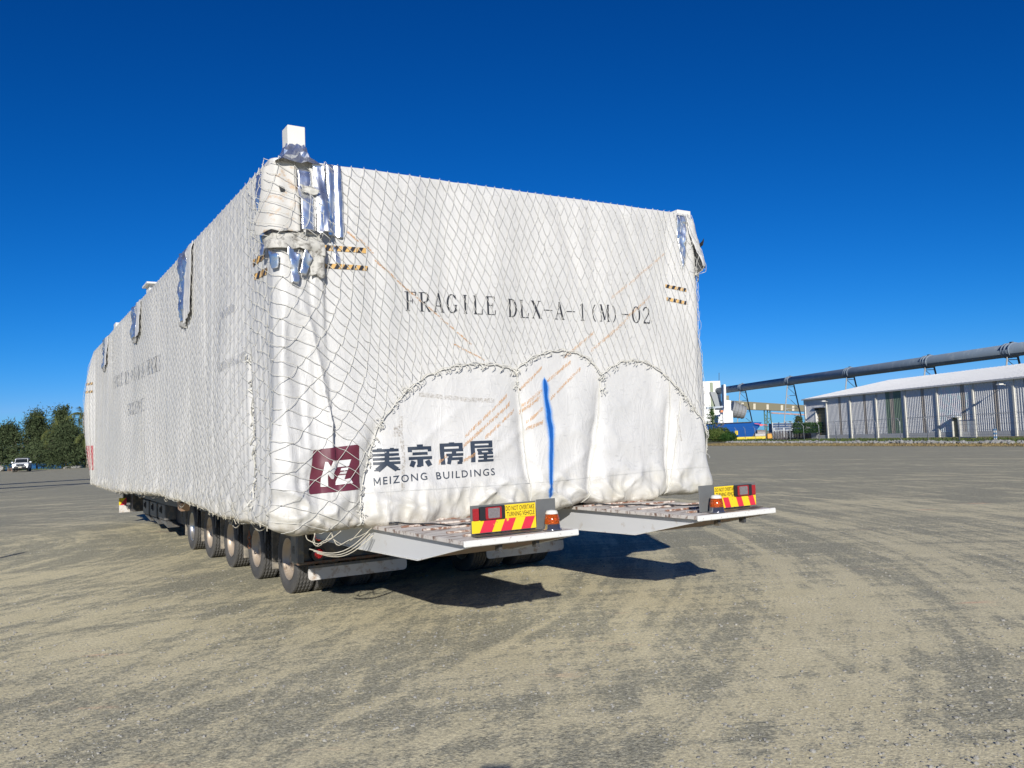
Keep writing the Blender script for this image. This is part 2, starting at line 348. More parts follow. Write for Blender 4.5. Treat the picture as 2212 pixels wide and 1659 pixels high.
water = mesh('water', [(-5000, 100, -1.5), (5000, 100, -1.5), (5000, 5500, -1.5), (-5000, 5500, -1.5)], [(0, 1, 2, 3)], M['water']); setp(water, 'dark blue harbour water', 'water', kind='structure')
t = NT('grass_verge'); t.set(Base_Color=t.mix(t.ramp(t.noise(.9, 6, .65), .4, .6), (.085, .10, .04), (.24, .19, .10)), Roughness=.9); t.bump(t.noise(9, 4), .6, .1); M['verge'] = t.m
vv = [(33.2, 40), (32.7, 54.7), (29.5, 75), (26.5, 95), (24.3, 108), (22, 150), (20, 300), (160, 300), (160, 40)]
verge = mesh('grass_verge', [(x, y, .004) for x, y in vv], [tuple(range(len(vv)))], M['verge']); setp(verge, 'grassy verge between the yard edge and the shed', 'verge', kind='structure')

def blob_field(pts, sizes, jit, name, mat, kind='stuff', flat=.6, seed=1):
    """many small rocks in one mesh"""
    bm = bmesh.new(); bmesh.ops.create_icosphere(bm, subdivisions=1, radius=1); bv = np.array([v.co[:] for v in bm.verts]); bf = np.array([[v.index for v in f.verts] for f in bm.faces]); bm.free()
    r = np.random.default_rng(seed); V = []; F = []; n = 0
    for p, s in zip(pts, sizes):
        q = bv * (1 + r.uniform(-jit, jit, (len(bv), 1))) * np.array([r.uniform(.7, 1.3), r.uniform(.7, 1.3), flat * r.uniform(.7, 1.3)]) * s
        a = r.uniform(0, 6.28); ca, sa = math.cos(a), math.sin(a); q = q @ np.array([[ca, sa, 0], [-sa, ca, 0], [0, 0, 1]])
        V.append(q + np.array(p)); F.append(bf + n); n += len(bv)
    return mesh(name, np.concatenate(V), np.concatenate(F), mat)
# loose stones lying on the yard in front of the camera
n = 15000
py = 4.2 + 13 * rng.random(n) ** 1.6; px = (rng.random(n) * 2 - 1) * (py * .66 + .3)
ss = .0035 + .011 * rng.random(n) ** 5
keep = (vn(px * .7, py * .7, 2) + .35 * vn(px * 3, py * 3, 3)) < .25
P = np.stack([px, py, ss * .3], 1)[keep]
t = NT('loose_stone'); t.set(Base_Color=t.mix(t.noise(3.5, 2), (.12, .125, .13), (.46, .44, .38)), Roughness=.9); M['stone'] = t.m
o = blob_field(P, ss[keep], .25, 'loose_gravel', M['stone']); setp(o, 'small loose stones scattered over the gravel yard', 'gravel', kind='stuff')
#@@LOAD
# ------------------------------------------------------------------ the wrapped building module (local frame: x along its end wall, y along its length)
TH = .5495; OX, OY = -2.0714, 7.4344
L4 = Matrix.Translation((OX, OY, 0)) @ Matrix.Rotation(TH, 4, 'Z')
WD, LN, ZT, RC = 5.07, 16.13, 4.31, .09
def hem(q):
    q = np.asarray(q, float)
    z = np.interp(q, [-16.2, -11.4, -6.4, -3.4, -2.0, -.24, 0, .1, .7, 1.41, 1.9, 2.57, 2.9, 3.29, 3.87, 4.42, 4.8, 5.07, 5.4, 9], [1.02, .98, 1.09, 1.04, .99, 1.02, 1.0, .97, .97, .93, .98, 1.03, .955, 1.02, .96, 1.03, 1.03, 1.04, 1.05, 1.05])
    return z + .018 * vn(q * 3.1, 5.5, 1) + .010 * vn(q * 9.3, 2.5, 2)
def pinch(q, z):
    """how strongly the tie ropes pull the sheet in at (q, z)"""
    p = 0
    for (z0, q0), (z1, q1), zt in (((1.0, 2.57), (2.4, 2.46), 2.4), ((1.0, 3.30), (2.3, 3.55), 2.35), ((1.0, 4.42), (2.3, 4.54), 2.2), ((1.0, .71), (2.0, .93), 1.9)):
        qi = q0 + (q1 - q0) * (z - z0) / (z1 - z0)
        p = p + np.exp(-np.abs((q - qi) / .085) ** 1.4) * (1 - sstep(zt - .25, zt + .15, z))
    return p
def disp(q, z):
    q = np.asarray(q, float); z = np.asarray(z, float)
    rear = sstep(-.12, .0, q) * (1 - sstep(WD, WD + .12, q)); left = 1 - sstep(-.35, -.05, q); rt = sstep(WD - .12, WD + .1, q)
    d = .012 + .012 * vn(q * 1.1, z * .7, 0)
    low = 1 - sstep(1.5, 2.6, z); vlow = 1 - sstep(1.0, 1.45, z)
    # end wall
    dr = .018 * vn(q * 2.3, z * .55, 1) + .010 * vn(q * 6.5, z * .9, 2)
    fold = vn(q * 3.4 + z * 1.2, z * .35 - q * .4, 3); dr = dr + .030 * np.abs(fold) * (.35 + .65 * sstep(1.4, 3.3, z)) * sstep(2.2, 3.4, q)
    dr = dr + low * .036 * (1 - np.clip(pinch(q, z), 0, 1)) - low * .045 * np.clip(pinch(q, z), 0, 1)
    diag = vn((q * .8 + z * 1.3) * 3.6, (z * .8 - q * 1.3) * 1.0, 4); dr = dr + .044 * low * (1 - np.abs(diag)) ** 3 * (.35 + vlow)
    diag = vn((q * .9 - z * 1.2) * 3.1, (z * .9 + q * 1.2) * .9, 5); dr = dr + .042 * low * (1 - np.abs(diag)) ** 3 * (.35 + vlow)
    crum = 1 - 2 * np.abs(vn(q * 3.3 + .8 * z, z * 2.1, 0)) ** .7; dr = dr + vlow * .030 * crum + vlow * .022 * (1 - 2 * np.abs(vn(q * 8 - 2 * z, z * 5, 1)) ** .7) + vlow * .010 * vn(q * 21, z * 11, 3)
    # slack roll of sheet round the corner, ending in a hard vertical fold
    roll = np.sqrt(np.clip(1 - ((q - .21) / .26) ** 2, 0, 1)); fx = .455 + .02 * np.sin(z * 1.3)
    edge = 1 - sstep(fx - .012, fx + .012, q)
    zz = sstep(1.35, 1.9, z) * (1 - sstep(3.45, 3.65, z))
    dr = dr + edge * zz * (.085 + .02 * np.sin(z * 2.1) - .03 * roll) * sstep(-.12, .12, q)
    dr = dr + edge * (1 - sstep(1.5, 2.0, z)) * .05 + edge * (.036 * (1 - 2 * np.abs(vn(q * 7.5 + z * 1.1, z * .9, 4)) ** .6) + .014 * vn(q * 20, z * 1.6, 5)) * sstep(-.1, .05, q)
    cm_ = (1 - sstep(1.1, 1.75, z)) * sstep(-.15, 0, q) * (1 - sstep(.6, .8, q)); dr = dr + cm_ * (.034 * (1 - 2 * np.abs(vn(q * 4.5 + z * 4, z * 6 - q * 2, 2)) ** .7) + .014 * vn(q * 13, z * 12, 4))
    # long side: pressed against upright ribs
    u_ = q * 7.4 + .35 * vn(q * 1.4, z * .3, 1) + .10 * z
    tri = np.abs((u_ % 1) * 2 - 1)
    dl = .034 * (tri - .5) * (.55 + .45 * vn(q * .9, z * .5, 5)) + .045 * vn(q * .55, z * .5, 4) + .012 * vn(q * 4.7, z * .2, 2)
    dl = dl + vlow * (.03 * vn(q * 3.2, z * 3, 1) + .03 * (1 - 2 * np.abs(vn(q * 9, z * 3, 3)) ** .7)) + .03 * (1 - sstep(.9, 1.4, z))
    dl = dl + .25 * sstep(-15.5, -16.15, q) * np.sin(np.clip((z - .9) / 3.3, 0, 1) * np.pi) ** .8
    dl = dl - .05 * np.exp(-((q + .82 + (z - 1.7) * .12) / .05) ** 2) * sstep(1.2, 1.5, z) * (1 - sstep(2.5, 2.75, z))
    # right side: slack and bellied
    dd = (.07 + .07 * sstep(1.6, 2.2, z) * (1 - sstep(2.6, 3.0, z)) + .06 * (1 - sstep(1.0, 1.5, z))) * (1 - .6 * sstep(3.7, 4.2, z)) + .03 * vn(q * 2.2, z * 1.6, 2) + .02 * vn(q * 6, z * 2.4, 3)
    d = d + dr * rear + dl * left * (1 - rear) + dd * rt * (1 - rear)
    return d * (1 - .8 * sstep(4.2, 4.3, z))
def frame(q):
    """corner-rounded rectangle: returns base point (x, y) and outward normal for perimeter coordinate q"""
    q = np.asarray(q, float); P = np.zeros(q.shape + (2,)); N = np.zeros(q.shape + (2,))
    cs = [(RC, WD - RC, (0, 0), (1, 0), (0, -1))]
    def seg(mask, px, py, nx, ny):
        P[mask, 0] = px; P[mask, 1] = py; N[mask, 0] = nx; N[mask, 1] = ny
    r = RC
    m_ = (q >= r) & (q <= WD - r); seg(m_, q[m_], 0, 0, -1)
    m_ = (q < -r) & (q >= -LN + r); seg(m_, 0, -q[m_], -1, 0)
    m_ = (q >= -r) & (q < r); a = (r - q[m_]) / (2 * r) * math.pi / 2; seg(m_, r - r * np.sin(a), r - r * np.cos(a), -np.sin(a), -np.cos(a))
    m_ = (q > WD - r) & (q <= WD + r); a = (q[m_] - WD + r) / (2 * r) * math.pi / 2; seg(m_, WD - r + r * np.sin(a), r - r * np.cos(a), np.sin(a), -np.cos(a))
    m_ = (q > WD + r) & (q <= WD + LN); seg(m_, WD, q[m_] - WD, 1, 0)
    m_ = (q < -LN + r) & (q >= -LN - r); a = (-LN + r - q[m_]) / (2 * r) * math.pi / 2; seg(m_, r - r * np.cos(a), LN - r + r * np.sin(a), -np.cos(a), np.sin(a))
    m_ = q < -LN - r; seg(m_, -q[m_] - LN, LN, 0, 1)
    return P, N
def surf(q, z, off=0.):
    q = np.atleast_1d(np.asarray(q, float)); z = np.atleast_1d(np.asarray(z, float)) + 0 * q
    q = q + 0 * z; P, N = frame(q); hz = hem(q)
    d = disp(q, z) + off
    under = np.clip(hz - z, 0, None)                           # below the hem the sheet curls under
    bulge = .010 * np.exp(-((z - hz - .06) / .07) ** 2)
    inw = np.minimum(under * 1.8, .5)
    out = np.zeros(q.shape + (3,)); dd = d + bulge - inw
    out[..., 0] = P[..., 0] + N[..., 0] * dd; out[..., 1] = P[..., 1] + N[..., 1] * dd
    out[..., 2] = np.where(z < hz, hz - np.minimum(under, .05), z) + .012 * vn(q * .8, 1.5, 2) * sstep(4.15, 4.31, z) + .004 * vn(q * 6, 3.5, 1) * sstep(4.2, 4.31, z)
    return out
module = empty('wrapped_building_module', mat4=L4)
setp(module, 'huge building module wrapped in white tarpaulin marked FRAGILE on a wide trailer', 'wrapped cargo')
qs = np.concatenate([np.arange(-21.0, -16.4, .2), np.arange(-16.4, -.35, .033), np.arange(-.35, 1.0, .0165), np.arange(1.0, 5.5, .022), np.arange(5.5, 21.1, .16)])
zs = np.concatenate([[-.25, -.12, -.06, -.03], np.linspace(0, .5, 26), np.linspace(.5, 3.2, 92)[1:], [3.24, 3.27, 3.29, 3.30]])
Q, Wz = np.meshgrid(qs, zs, indexing='ij'); H_ = hem(Q)
Zc = np.where(Wz < 0, H_ + Wz, H_ + Wz * (ZT - H_) / 3.30)
V = surf(Q.ravel(), Zc.ravel()).reshape(len(qs), len(zs), 3)
nq, nz = len(qs), len(zs)
idx = np.arange(nq * nz).reshape(nq, nz)
Fq = np.stack([idx[:-1, :-1], idx[1:, :-1], idx[1:, 1:], idx[:-1, 1:]], -1).reshape(-1, 4)
Vl = V.reshape(-1, 3).tolist(); Fl = Fq.tolist()
# roof sheet
top = idx[:, -1]; inner = []
for i in range(nq):
    p = V[i, -1]; c_ = np.array([np.clip(p[0], .35, WD - .35), np.clip(p[1], .35, LN - .35), p[2] + .02]); Vl.append(c_.tolist()); inner.append(len(Vl) - 1)
for i in range(nq - 1): Fl.append([int(top[i]), int(top[i + 1]), inner[i + 1], inner[i]])
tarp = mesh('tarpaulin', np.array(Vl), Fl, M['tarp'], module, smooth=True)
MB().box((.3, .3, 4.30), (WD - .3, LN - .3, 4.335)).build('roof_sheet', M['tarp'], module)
MB().box((.12, .12, 1.02), (WD - .12, LN - .12, 1.1)).build('floor_frame', M['dark_inside'], module)

# --- things printed on / stuck to the sheet
def flat_to_surface(V2, F2, off, step=.04, extra=None):
    """V2: (q, z) points, F2: faces. cut into small pieces along a grid and wrapped onto the sheet"""
    bm = bmesh.new(); vs = [bm.verts.new((p[0], p[1], p[2] if len(p) > 2 else 0)) for p in V2]
    for f in F2:
        try: bm.faces.new([vs[i] for i in f])
        except ValueError: pass
    V2 = np.array([[p[0], p[1]] for p in V2]); lo = V2.min(0); hi = V2.max(0)
    for ax in (0, 1):
        k = math.ceil(lo[ax] / step)
        while k * step < hi[ax]:
            co = Vector((0, 0, 0)); co[ax] = k * step + 1e-5; no = Vector((0, 0, 0)); no[ax] = 1
            bmesh.ops.bisect_plane(bm, geom=bm.verts[:] + bm.edges[:] + bm.faces[:], plane_co=co, plane_no=no); k += 1
    bmesh.ops.recalc_face_normals(bm, faces=bm.faces)
    bm.verts.index_update()
    A = np.array([v.co[:] for v in bm.verts]); F = [[v.index for v in f.verts] for f in bm.faces]
    bm.free()
    o = off(A[:, 0], A[:, 1]) if callable(off) else off
    return surf(A[:, 0], A[:, 1], o + A[:, 2]), F, A
def decal(name, V2, F2, mat, off=.006, step=.04, smooth=True, label=None, parent=module):
    V, F, A = flat_to_surface(V2, F2, off, step)
    o = mesh(name, V, F, mat, parent, smooth)
    if label: o['label'] = label
    return o
# hand-built letters with serifs: strokes (x0, y0, x1, y1, width) in a 1 x 1.5 cell, y up
def G(*s): return s
TH_, TN = .17, .055
def serif(x, y, w_=.17): return (x - w_, y, x + w_, y, .05)
def arc(cx, cy, rx, ry, a0, a1, wmax, wmin, n=9):
    out = []
    for i in range(n):
        t0 = R(a0 + (a1 - a0) * i / n); t1 = R(a0 + (a1 - a0) * (i + 1) / n); tm = (t0 + t1) / 2
        out.append((cx + rx * math.cos(t0), cy + ry * math.sin(t0), cx + rx * math.cos(t1), cy + ry * math.sin(t1), wmin + (wmax - wmin) * abs(math.cos(tm))))
    return out
GL = {
 'F': [(.22, 0, .22, 1.5, TH_), (.2, 1.47, .88, 1.47, TN), (.2, .78, .62, .78, TN), serif(.22, .03), serif(.1, 1.47, .12), (.88, 1.5, .9, 1.2, .07), (.62, .95, .62, .6, .06)],
 'R': [(.22, 0, .22, 1.5, TH_), serif(.22, .03), serif(.12, 1.47, .12)] + arc(.45, 1.12, .32, .37, 90, -90, TH_, TN) + [(.2, 1.48, .46, 1.48, TN), (.2, .75, .46, .75, TN), (.42, .75, .86, .03, .15), serif(.86, .03, .12)],
 'A': [(.5, 1.5, .16, .02, TN), (.5, 1.5, .82, .02, .17), (.27, .5, .72, .5, TN), serif(.16, .03, .15), serif(.82, .03, .16)],
 'G': arc(.52, .75, .38, .73, 40, 320, TH_, TN, 14) + [(.82, .15, .82, .62, .15), serif(.8, .64, .16), (.84, 1.45, .84, 1.1, .06)],
 'I': [(.5, 0, .5, 1.5, TH_), serif(.5, .03), serif(.5, 1.47)],
 'L': [(.26, 0, .26, 1.5, TH_), serif(.26, 1.47), (.1, .03, .86, .03, .06), (.86, 0, .9, .42, .07)],
 'E': [(.24, 0, .24, 1.5, TH_), (.1, 1.47, .84, 1.47, TN), (.1, .03, .86, .03, TN), (.24, .78, .64, .78, TN), (.84, 1.5, .87, 1.15, .07), (.87, 0, .9, .38, .07), (.64, .95, .64, .6, .06)],
 'D': [(.22, 0, .22, 1.5, TH_), (.08, 1.47, .42, 1.47, TN), (.08, .03, .42, .03, TN)] + arc(.4, .75, .44, .72, 90, -90, TH_, TN, 12),
 'X': [(.18, 1.48, .84, .02, .18), (.82, 1.48, .16, .02, TN), serif(.18, 1.47, .15), serif(.82, 1.47, .13), serif(.16, .03, .13), serif(.84, .03, .15)],
 '-': [(.08, .74, .92, .74, .07)],
 '1': [(.5, 0, .5, 1.48, .13), serif(.5, .03, .2), (.5, 1.46, .3, 1.3, .06)],
 '(': arc(1.1, .72, .62, .9, 125, 235, .1, .05, 8), ')': arc(-.1, .72, .62, .9, 55, -55, .1, .05, 8),
 'M': [(.14, 0, .14, 1.5, TN), (.14, 1.5, .5, .15, .15), (.86, 1.5, .5, .15, TN), (.86, 0, .86, 1.5, .16), serif(.12, .03, .12), serif(.86, .03, .15), serif(.12, 1.47, .1), serif(.88, 1.47, .12)],
 '0': arc(.5, .75, .36, .72, 0, 360, .16, .05, 20),
 '2': arc(.5, 1.1, .34, .37, 170, -40, .15, .06, 10) + [(.76, .86, .16, .1, .09), (.14, .06, .86, .06, .12), (.86, .06, .9, .32, .07)],
 'B': [(.22, 0, .22, 1.5, TH_), (.08, 1.47, .46, 1.47, TN), (.08, .03, .48, .03, TN), (.2, .78, .46, .78, TN)] + arc(.45, 1.13, .30, .35, 90, -90, TH_, TN) + arc(.46, .4, .36, .38, 90, -90, TH_, TN),
 'U': [(.22, 1.48, .22, .4, .16), serif(.22, 1.47), (.82, 1.48, .82, .4, .06), serif(.82, 1.47, .12)] + arc(.52, .42, .30, .40, 180, 360, .12, .07),
 'P': [(.24, 0, .24, 1.5, TH_), serif(.24, .03), (.1, 1.47, .48, 1.47, TN), (.22, .72, .48, .72, TN)] + arc(.46, 1.1, .36, .38, 90, -90, TH_, TN),
 'Y': [(.14, 1.48, .5, .75, .16), (.86, 1.48, .5, .75, TN), (.5, .78, .5, 0, TH_), serif(.5, .03), serif(.14, 1.47, .14), serif(.86, 1.47, .12)],
 'N': [(.16, 0, .16, 1.5, TN), (.14, 1.5, .84, .02, .17), (.84, 0, .84, 1.5, TN), serif(.16, .03, .13), serif(.84, 1.47, .14)],
 ' ': []}
def stroke_quads(ss, ox, oy, sx, sy, V, F, k0=0):
    for k, (x0, y0, x1, y1, wd) in enumerate(ss):
        dx, dy = (x1 - x0), (y1 - y0); ln = math.hypot(dx, dy) or 1; dx /= ln; dy /= ln; ex = .0
        nx, ny = -dy * wd / 2, dx * wd / 2; n = len(V); e = .00012 * ((k + k0) % 9)
        for (a, b) in ((x0 + nx, y0 + ny), (x0 - nx, y0 - ny), (x1 - nx, y1 - ny), (x1 + nx, y1 + ny)):
            V.append((ox + a * sx, oy + b * sy, e))
        F.append((n, n + 1, n + 2, n + 3))
def serif_text(name, txt, q0, q1, zb0, zb1, hgt, mat, parent=module):
    n = len(txt); st = (q1 - q0) / n
    for i, ch in enumerate(txt):
        if ch == ' ': continue
        V = []; F = []; stroke_quads(GL[ch], q0 + i * st, zb0 + (zb1 - zb0) * (i + .5) / n, st * .86, hgt / 1.5, V, F, i)
        decal(name, V, F, mat, .005, .05)
for txt, a, b, zz in (('FRAGILE', 1.25, 2.28, 2.965), ('DLX-A-1(M)-02', 2.40, 4.33, 2.955)):
    serif_text('letter', txt, a, b, zz, zz, .19, M['black_ink'])
fadeink = simple('faded_side_ink', (.20, .22, .26), .6, var=.6, sc_=7)
serif_text('letter', 'FRAGILE DLX-A-1(M)-02 FRAGILE', -11.6, -6.05, 3.05, 2.93, .25, fadeink)
serif_text('letter', 'BUILLEPYING', -9.7, -7.6, 2.41, 2.40, .22, fadeink)
def textmesh(txt, size=1, space=1, bold=0):
    cu = bpy.data.curves.new('tmp_text', 'FONT'); cu.body = txt; cu.size = size; cu.space_character = space; cu.offset = bold; cu.resolution_u = 3
    ob = bpy.data.objects.new('tmp_text', cu); col.objects.link(ob); bpy.context.view_layer.update()
    me = ob.to_mesh(); V = [tuple(v.co) for v in me.vertices]; F = [tuple(p.vertices) for p in me.polygons]
    ob.to_mesh_clear(); bpy.data.objects.remove(ob); bpy.data.curves.remove(cu)
    A = np.array(V); A[:, :2] -= A[:, :2].min(0); return A, F
def fit_text(txt, x0, x1, y0, y1, space=1, bold=0):
    A, F = textmesh(txt, 1, space, bold); mx = A[:, :2].max(0)
    A[:, 0] = x0 + A[:, 0] / mx[0] * (x1 - x0); A[:, 1] = y0 + A[:, 1] / mx[1] * (y1 - y0); A[:, 2] = 0; return A, F
for txt, x0, x1, z0, z1 in (('MEIZONG', .865, 1.39, 1.315, 1.340), ('BUILDINGS', 1.495, 2.145, 1.335, 1.342)):
    if txt[0] == 'M':
        A, F = fit_text(txt[1:], x0 + .085, x1, 0, .070, 1.25, .008); k_ = []; V2_ = A.tolist(); F = list(F)
        stroke_quads([(.08, 0, .08, 1, .15), (.92, 0, .92, 1, .15), (.08, .95, .5, .22, .16), (.92, .95, .5, .22, .16)], x0, 0, .062, .070, V2_, F); A = np.array(V2_)
    else: A, F = fit_text(txt, x0, x1, 0, .070, 1.25, .008)
    A[:, 1] += z0 + (A[:, 0] - x0) / (x1 - x0) * (z1 - z0)
    decal('lettering', A.tolist(), F, M['navy'], .005)
# four heavy characters, strokes traced on a 100 x 100 grid (y up): x0 y0 x1 y1 width
CJ = [
 [(2, 88, 96, 88, 12), (24, 88, 24, 98, 16), (70, 88, 70, 98, 16), (2, 69, 96, 69, 11), (2, 51, 98, 51, 11), (2, 33, 98, 33, 12), (49, 92, 49, 30, 17), (46, 34, 14, 3, 20), (50, 34, 86, 3, 20), (4, 3, 26, 3, 6), (76, 3, 98, 3, 6)],
 [(2, 84, 98, 84, 14), (10, 88, 10, 68, 16), (90, 88, 90, 68, 16), (50, 84, 50, 100, 26), (20, 60, 80, 60, 12), (4, 40, 98, 40, 13), (51, 42, 51, 4, 24), (36, 6, 54, 6, 10), (25, 28, 14, 4, 20), (78, 28, 90, 4, 20)],
 [(2, 90, 98, 90, 15), (50, 90, 50, 101, 24), (11, 90, 11, 3, 18), (6, 66, 98, 66, 13), (88, 88, 88, 62, 18), (58, 66, 58, 50, 18), (27, 45, 98, 45, 12), (30, 27, 96, 27, 12), (44, 40, 34, 4, 16), (88, 30, 88, 10, 17), (72, 8, 94, 8, 12)],
 [(2, 92, 96, 92, 13), (11, 94, 11, 2, 18), (88, 92, 88, 70, 18), (14, 72, 96, 72, 11), (28, 57, 98, 57, 10), (36, 54, 44, 40, 14), (30, 40, 98, 40, 10), (78, 54, 94, 40, 13), (32, 24, 98, 24, 10), (62, 40, 62, 6, 16), (30, 7, 100, 7, 11)]]
for k, (x0, x1, zb_) in enumerate(((.865, 1.13, 1.445), (1.205, 1.465, 1.462), (1.545, 1.80, 1.468), (1.875, 2.135, 1.478))):
    V = []; F = []
    stroke_quads([tuple(c_ / 100 for c_ in s__) for s__ in CJ[k]], x0, zb_, (x1 - x0), .215, V, F)
    decal('lettering', V, F, M['navy'], .005)
# maroon badge with its white emblem
def rounded(pts, r=.03, n=4):
    out = []; N = len(pts)
    for i in range(N):
        p0, p1, p2 = Vector(pts[i - 1]), Vector(pts[i]), Vector(pts[(i + 1) % N]); a = p1 + (p0 - p1).normalized() * r; b = p1 + (p2 - p1).normalized() * r
        for k in range(n + 1):
            t_ = k / n; out.append(tuple((1 - t_) ** 2 * a + 2 * t_ * (1 - t_) * p1 + t_ * t_ * b))
    return out
bd = rounded([(.235, 1.275), (.735, 1.292), (.722, 1.70), (.285, 1.665)])
badge = decal('company_badge', [(x, y, 0) for x, y in bd], [tuple(range(len(bd)))], M['maroon'], .005, .033)
def EP(x, y): return (.262 + (x - 170) * .00110 - (y - 1010) * -.00002, 1.66 - (y - 855 + .1125 * (x - 190)) * .00104)
em = [[EP(*p) for p in P_] for P_ in ([(250, 1160), (252, 1085), (283, 945), (302, 945), (325, 985), (345, 935), (408, 925), (352, 1088), (335, 1088), (300, 1050), (308, 1155)],
      [(413, 925), (520, 908), (497, 966), (392, 984)], [(427, 990), (492, 979), (482, 1003), (417, 1012)], [(415, 1024), (477, 1013), (467, 1035), (404, 1044)],
      [(398, 1055), (464, 1044), (450, 1087), (506, 1072), (524, 1112), (366, 1140)])]
V = []; F = []
for p in em:
    n = len(V); V += [(x, y, 0) for x, y in p]; F.append(tuple(range(n, n + len(p))))
eo = decal('emblem', V, F, M['logo_white'], .008, .033); eo.parent = badge
# blue sprayed stroke
pl = [(2.815, 2.30, .03), (2.822, 2.22, .045), (2.818, 2.12, .034), (2.835, 1.98, .045), (2.832, 1.90, .046), (2.850, 1.80, .046), (2.838, 1.66, .034), (2.825, 1.50, .034), (2.810, 1.36, .03), (2.80, 1.24, .028), (2.782, 1.15, .026), (2.80, 1.09, .03)]
zz = np.linspace(2.34, 1.05, 60); a_ = np.array(pl)[::-1]; xc = np.interp(zz, a_[:, 1], a_[:, 0]); wc = np.interp(zz, a_[:, 1], a_[:, 2])
wc = wc * np.clip(np.minimum((2.34 - zz) / .05, (zz - 1.05) / .05), .35, 1); cols = np.linspace(-1, 1, 13)
Q2 = xc[:, None] + cols[None] * wc[:, None] * 1.75; Z2 = zz[:, None] + 0 * Q2
endf = np.clip(np.minimum((2.35 - zz) / .045, (zz - 1.045) / .045), 0, 1)
Ed = (1 - np.abs(cols))[None] * np.ones_like(Q2) * endf[:, None]
ii = np.arange(Q2.size).reshape(Q2.shape); Fp = np.stack([ii[:-1, :-1], ii[:-1, 1:], ii[1:, 1:], ii[1:, :-1]], -1).reshape(-1, 4)
sp = mesh('spray_stroke', surf(Q2.ravel(), Z2.ravel(), .007), Fp, M['spray'], module, True)
at_ = sp.data.attributes.new('edge', 'FLOAT', 'POINT'); at_.data.foreach_set('value', Ed.ravel().astype(np.float32))
# orange marks that ropes rubbed in: rows of short slanted dashes
def dashes(p, q_, n, ln=.045, wd=.008, ang=78, V=None, F=None):
    n = int(n * 1.5)
    for i in range(n):
        if random.random() < .12: continue
        t_ = (i + .5) / n; x = p[0] + (q_[0] - p[0]) * t_; y = p[1] + (q_[1] - p[1]) * t_ + random.uniform(-.004, .004)
        a = R(ang + random.uniform(-9, 9)); l_ = ln * random.uniform(.6, 1.15); dx, dy = math.cos(a) * l_ / 2, math.sin(a) * l_ / 2
        nx, ny = -math.sin(a) * wd / 2, math.cos(a) * wd / 2; k = len(V)
        V += [(x - dx + nx, y - dy + ny, 0), (x - dx - nx, y - dy - ny, 0), (x + dx * 1 - nx, y + dy - ny, 0), (x + dx + nx, y + dy + ny, 0)]; F.append((k, k + 1, k + 2, k + 3))
V = []; F = []
for p, q_, n in (((1.83, 1.74), (2.34, 2.14), 42), ((1.80, 1.64), (2.37, 2.06), 46), ((2.05, 1.72), (2.42, 1.99), 26), ((2.50, 2.20), (2.80, 2.44), 22), ((2.52, 2.03), (2.78, 2.20), 16), ((2.50, 1.97), (2.74, 2.12), 18),
                 ((2.84, 2.28), (3.17, 2.50), 24), ((2.88, 2.10), (3.30, 2.44), 30), ((2.56, 1.86), (2.76, 2.0), 14), ((2.56, 1.80), (2.76, 1.86), 16), ((1.53, 1.50), (1.62, 1.56), 8), ((1.80, 1.50), (1.93, 1.56), 10),
                 ((3.10, 2.55), (3.5, 2.83), 24), ((3.45, 2.62), (3.95, 2.98), 30), ((3.95, 3.0), (4.35, 3.30), 20), ((3.75, 3.22), (4.6, 3.80), 34)):
    dashes(p, q_, n, V=V, F=F)
for p, q_, n in (((.68, 3.68), (.78, 3.6), 6), ((.80, 3.62), (.93, 3.5), 8), ((.95, 3.43), (1.35, 3.12), 20), ((1.35, 3.12), (1.95, 2.66), 26), ((1.75, 2.66), (2.1, 2.5), 10)):
    dashes(p, q_, n, .035, .014, -25, V, F)
o = decal('rope_rub_mark', V, F, M['rub'], .0055, .06); o['kind'] = 'stuff'
V = []; F = []
def streak(pts, wd):
    for (x0, y0), (x1, y1) in zip(pts[:-1], pts[1:]):
        k = len(V); dx, dy = x1 - x0, y1 - y0; l_ = math.hypot(dx, dy); nx, ny = -dy / l_ * wd, dx / l_ * wd
        V.extend([(x0 + nx, y0 + ny, 0), (x0 - nx, y0 - ny, 0), (x1 - nx, y1 - ny, 0), (x1 + nx, y1 + ny, 0)]); F.append((k, k + 1, k + 2, k + 3))
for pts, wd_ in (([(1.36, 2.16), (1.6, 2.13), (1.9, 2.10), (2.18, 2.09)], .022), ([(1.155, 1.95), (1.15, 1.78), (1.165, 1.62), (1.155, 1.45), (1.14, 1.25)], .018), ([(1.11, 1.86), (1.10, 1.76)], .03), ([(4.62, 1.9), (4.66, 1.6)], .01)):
    V = []; F = []; streak(pts, wd_); decal('scuff_mark', V, F, M['scuff_and_shade'], .004, .05)
# black and yellow hazard tapes
def hazard(q0, q1, za, zb_, h_, lean=.6, label=None):
    b_ = decal('hazard_tape', [(q0, za, 0), (q1, zb_, 0), (q1, zb_ + h_, 0), (q0, za + h_, 0)], [(0, 1, 2, 3)], M['tape_yellow'], .007, .03)
    V = []; F = []; x = q0 + .005; sgn = 1 if q1 > q0 else -1; p_ = .078
    while x < q1 - .02:
        def Zx(x_): return za + (zb_ - za) * (x_ - q0) / (q1 - q0)
        xa, xb = x, min(x + p_ * .5, q1); sh = h_ * lean; k = len(V)
        V.extend([(xa, Zx(xa), 0), (xb, Zx(xb), 0), (min(xb + sh, q1), Zx(xb) + h_, 0), (min(xa + sh, q1), Zx(xa) + h_, 0)]); F.append((k, k + 1, k + 2, k + 3)); x += p_
    s_ = decal('black_stripe', V, F, M['tape_black'], .0085, .03); s_.parent = b_
hazard(.45, .86, 3.485, 3.49, .05); hazard(.46, .875, 3.32, 3.325, .045)
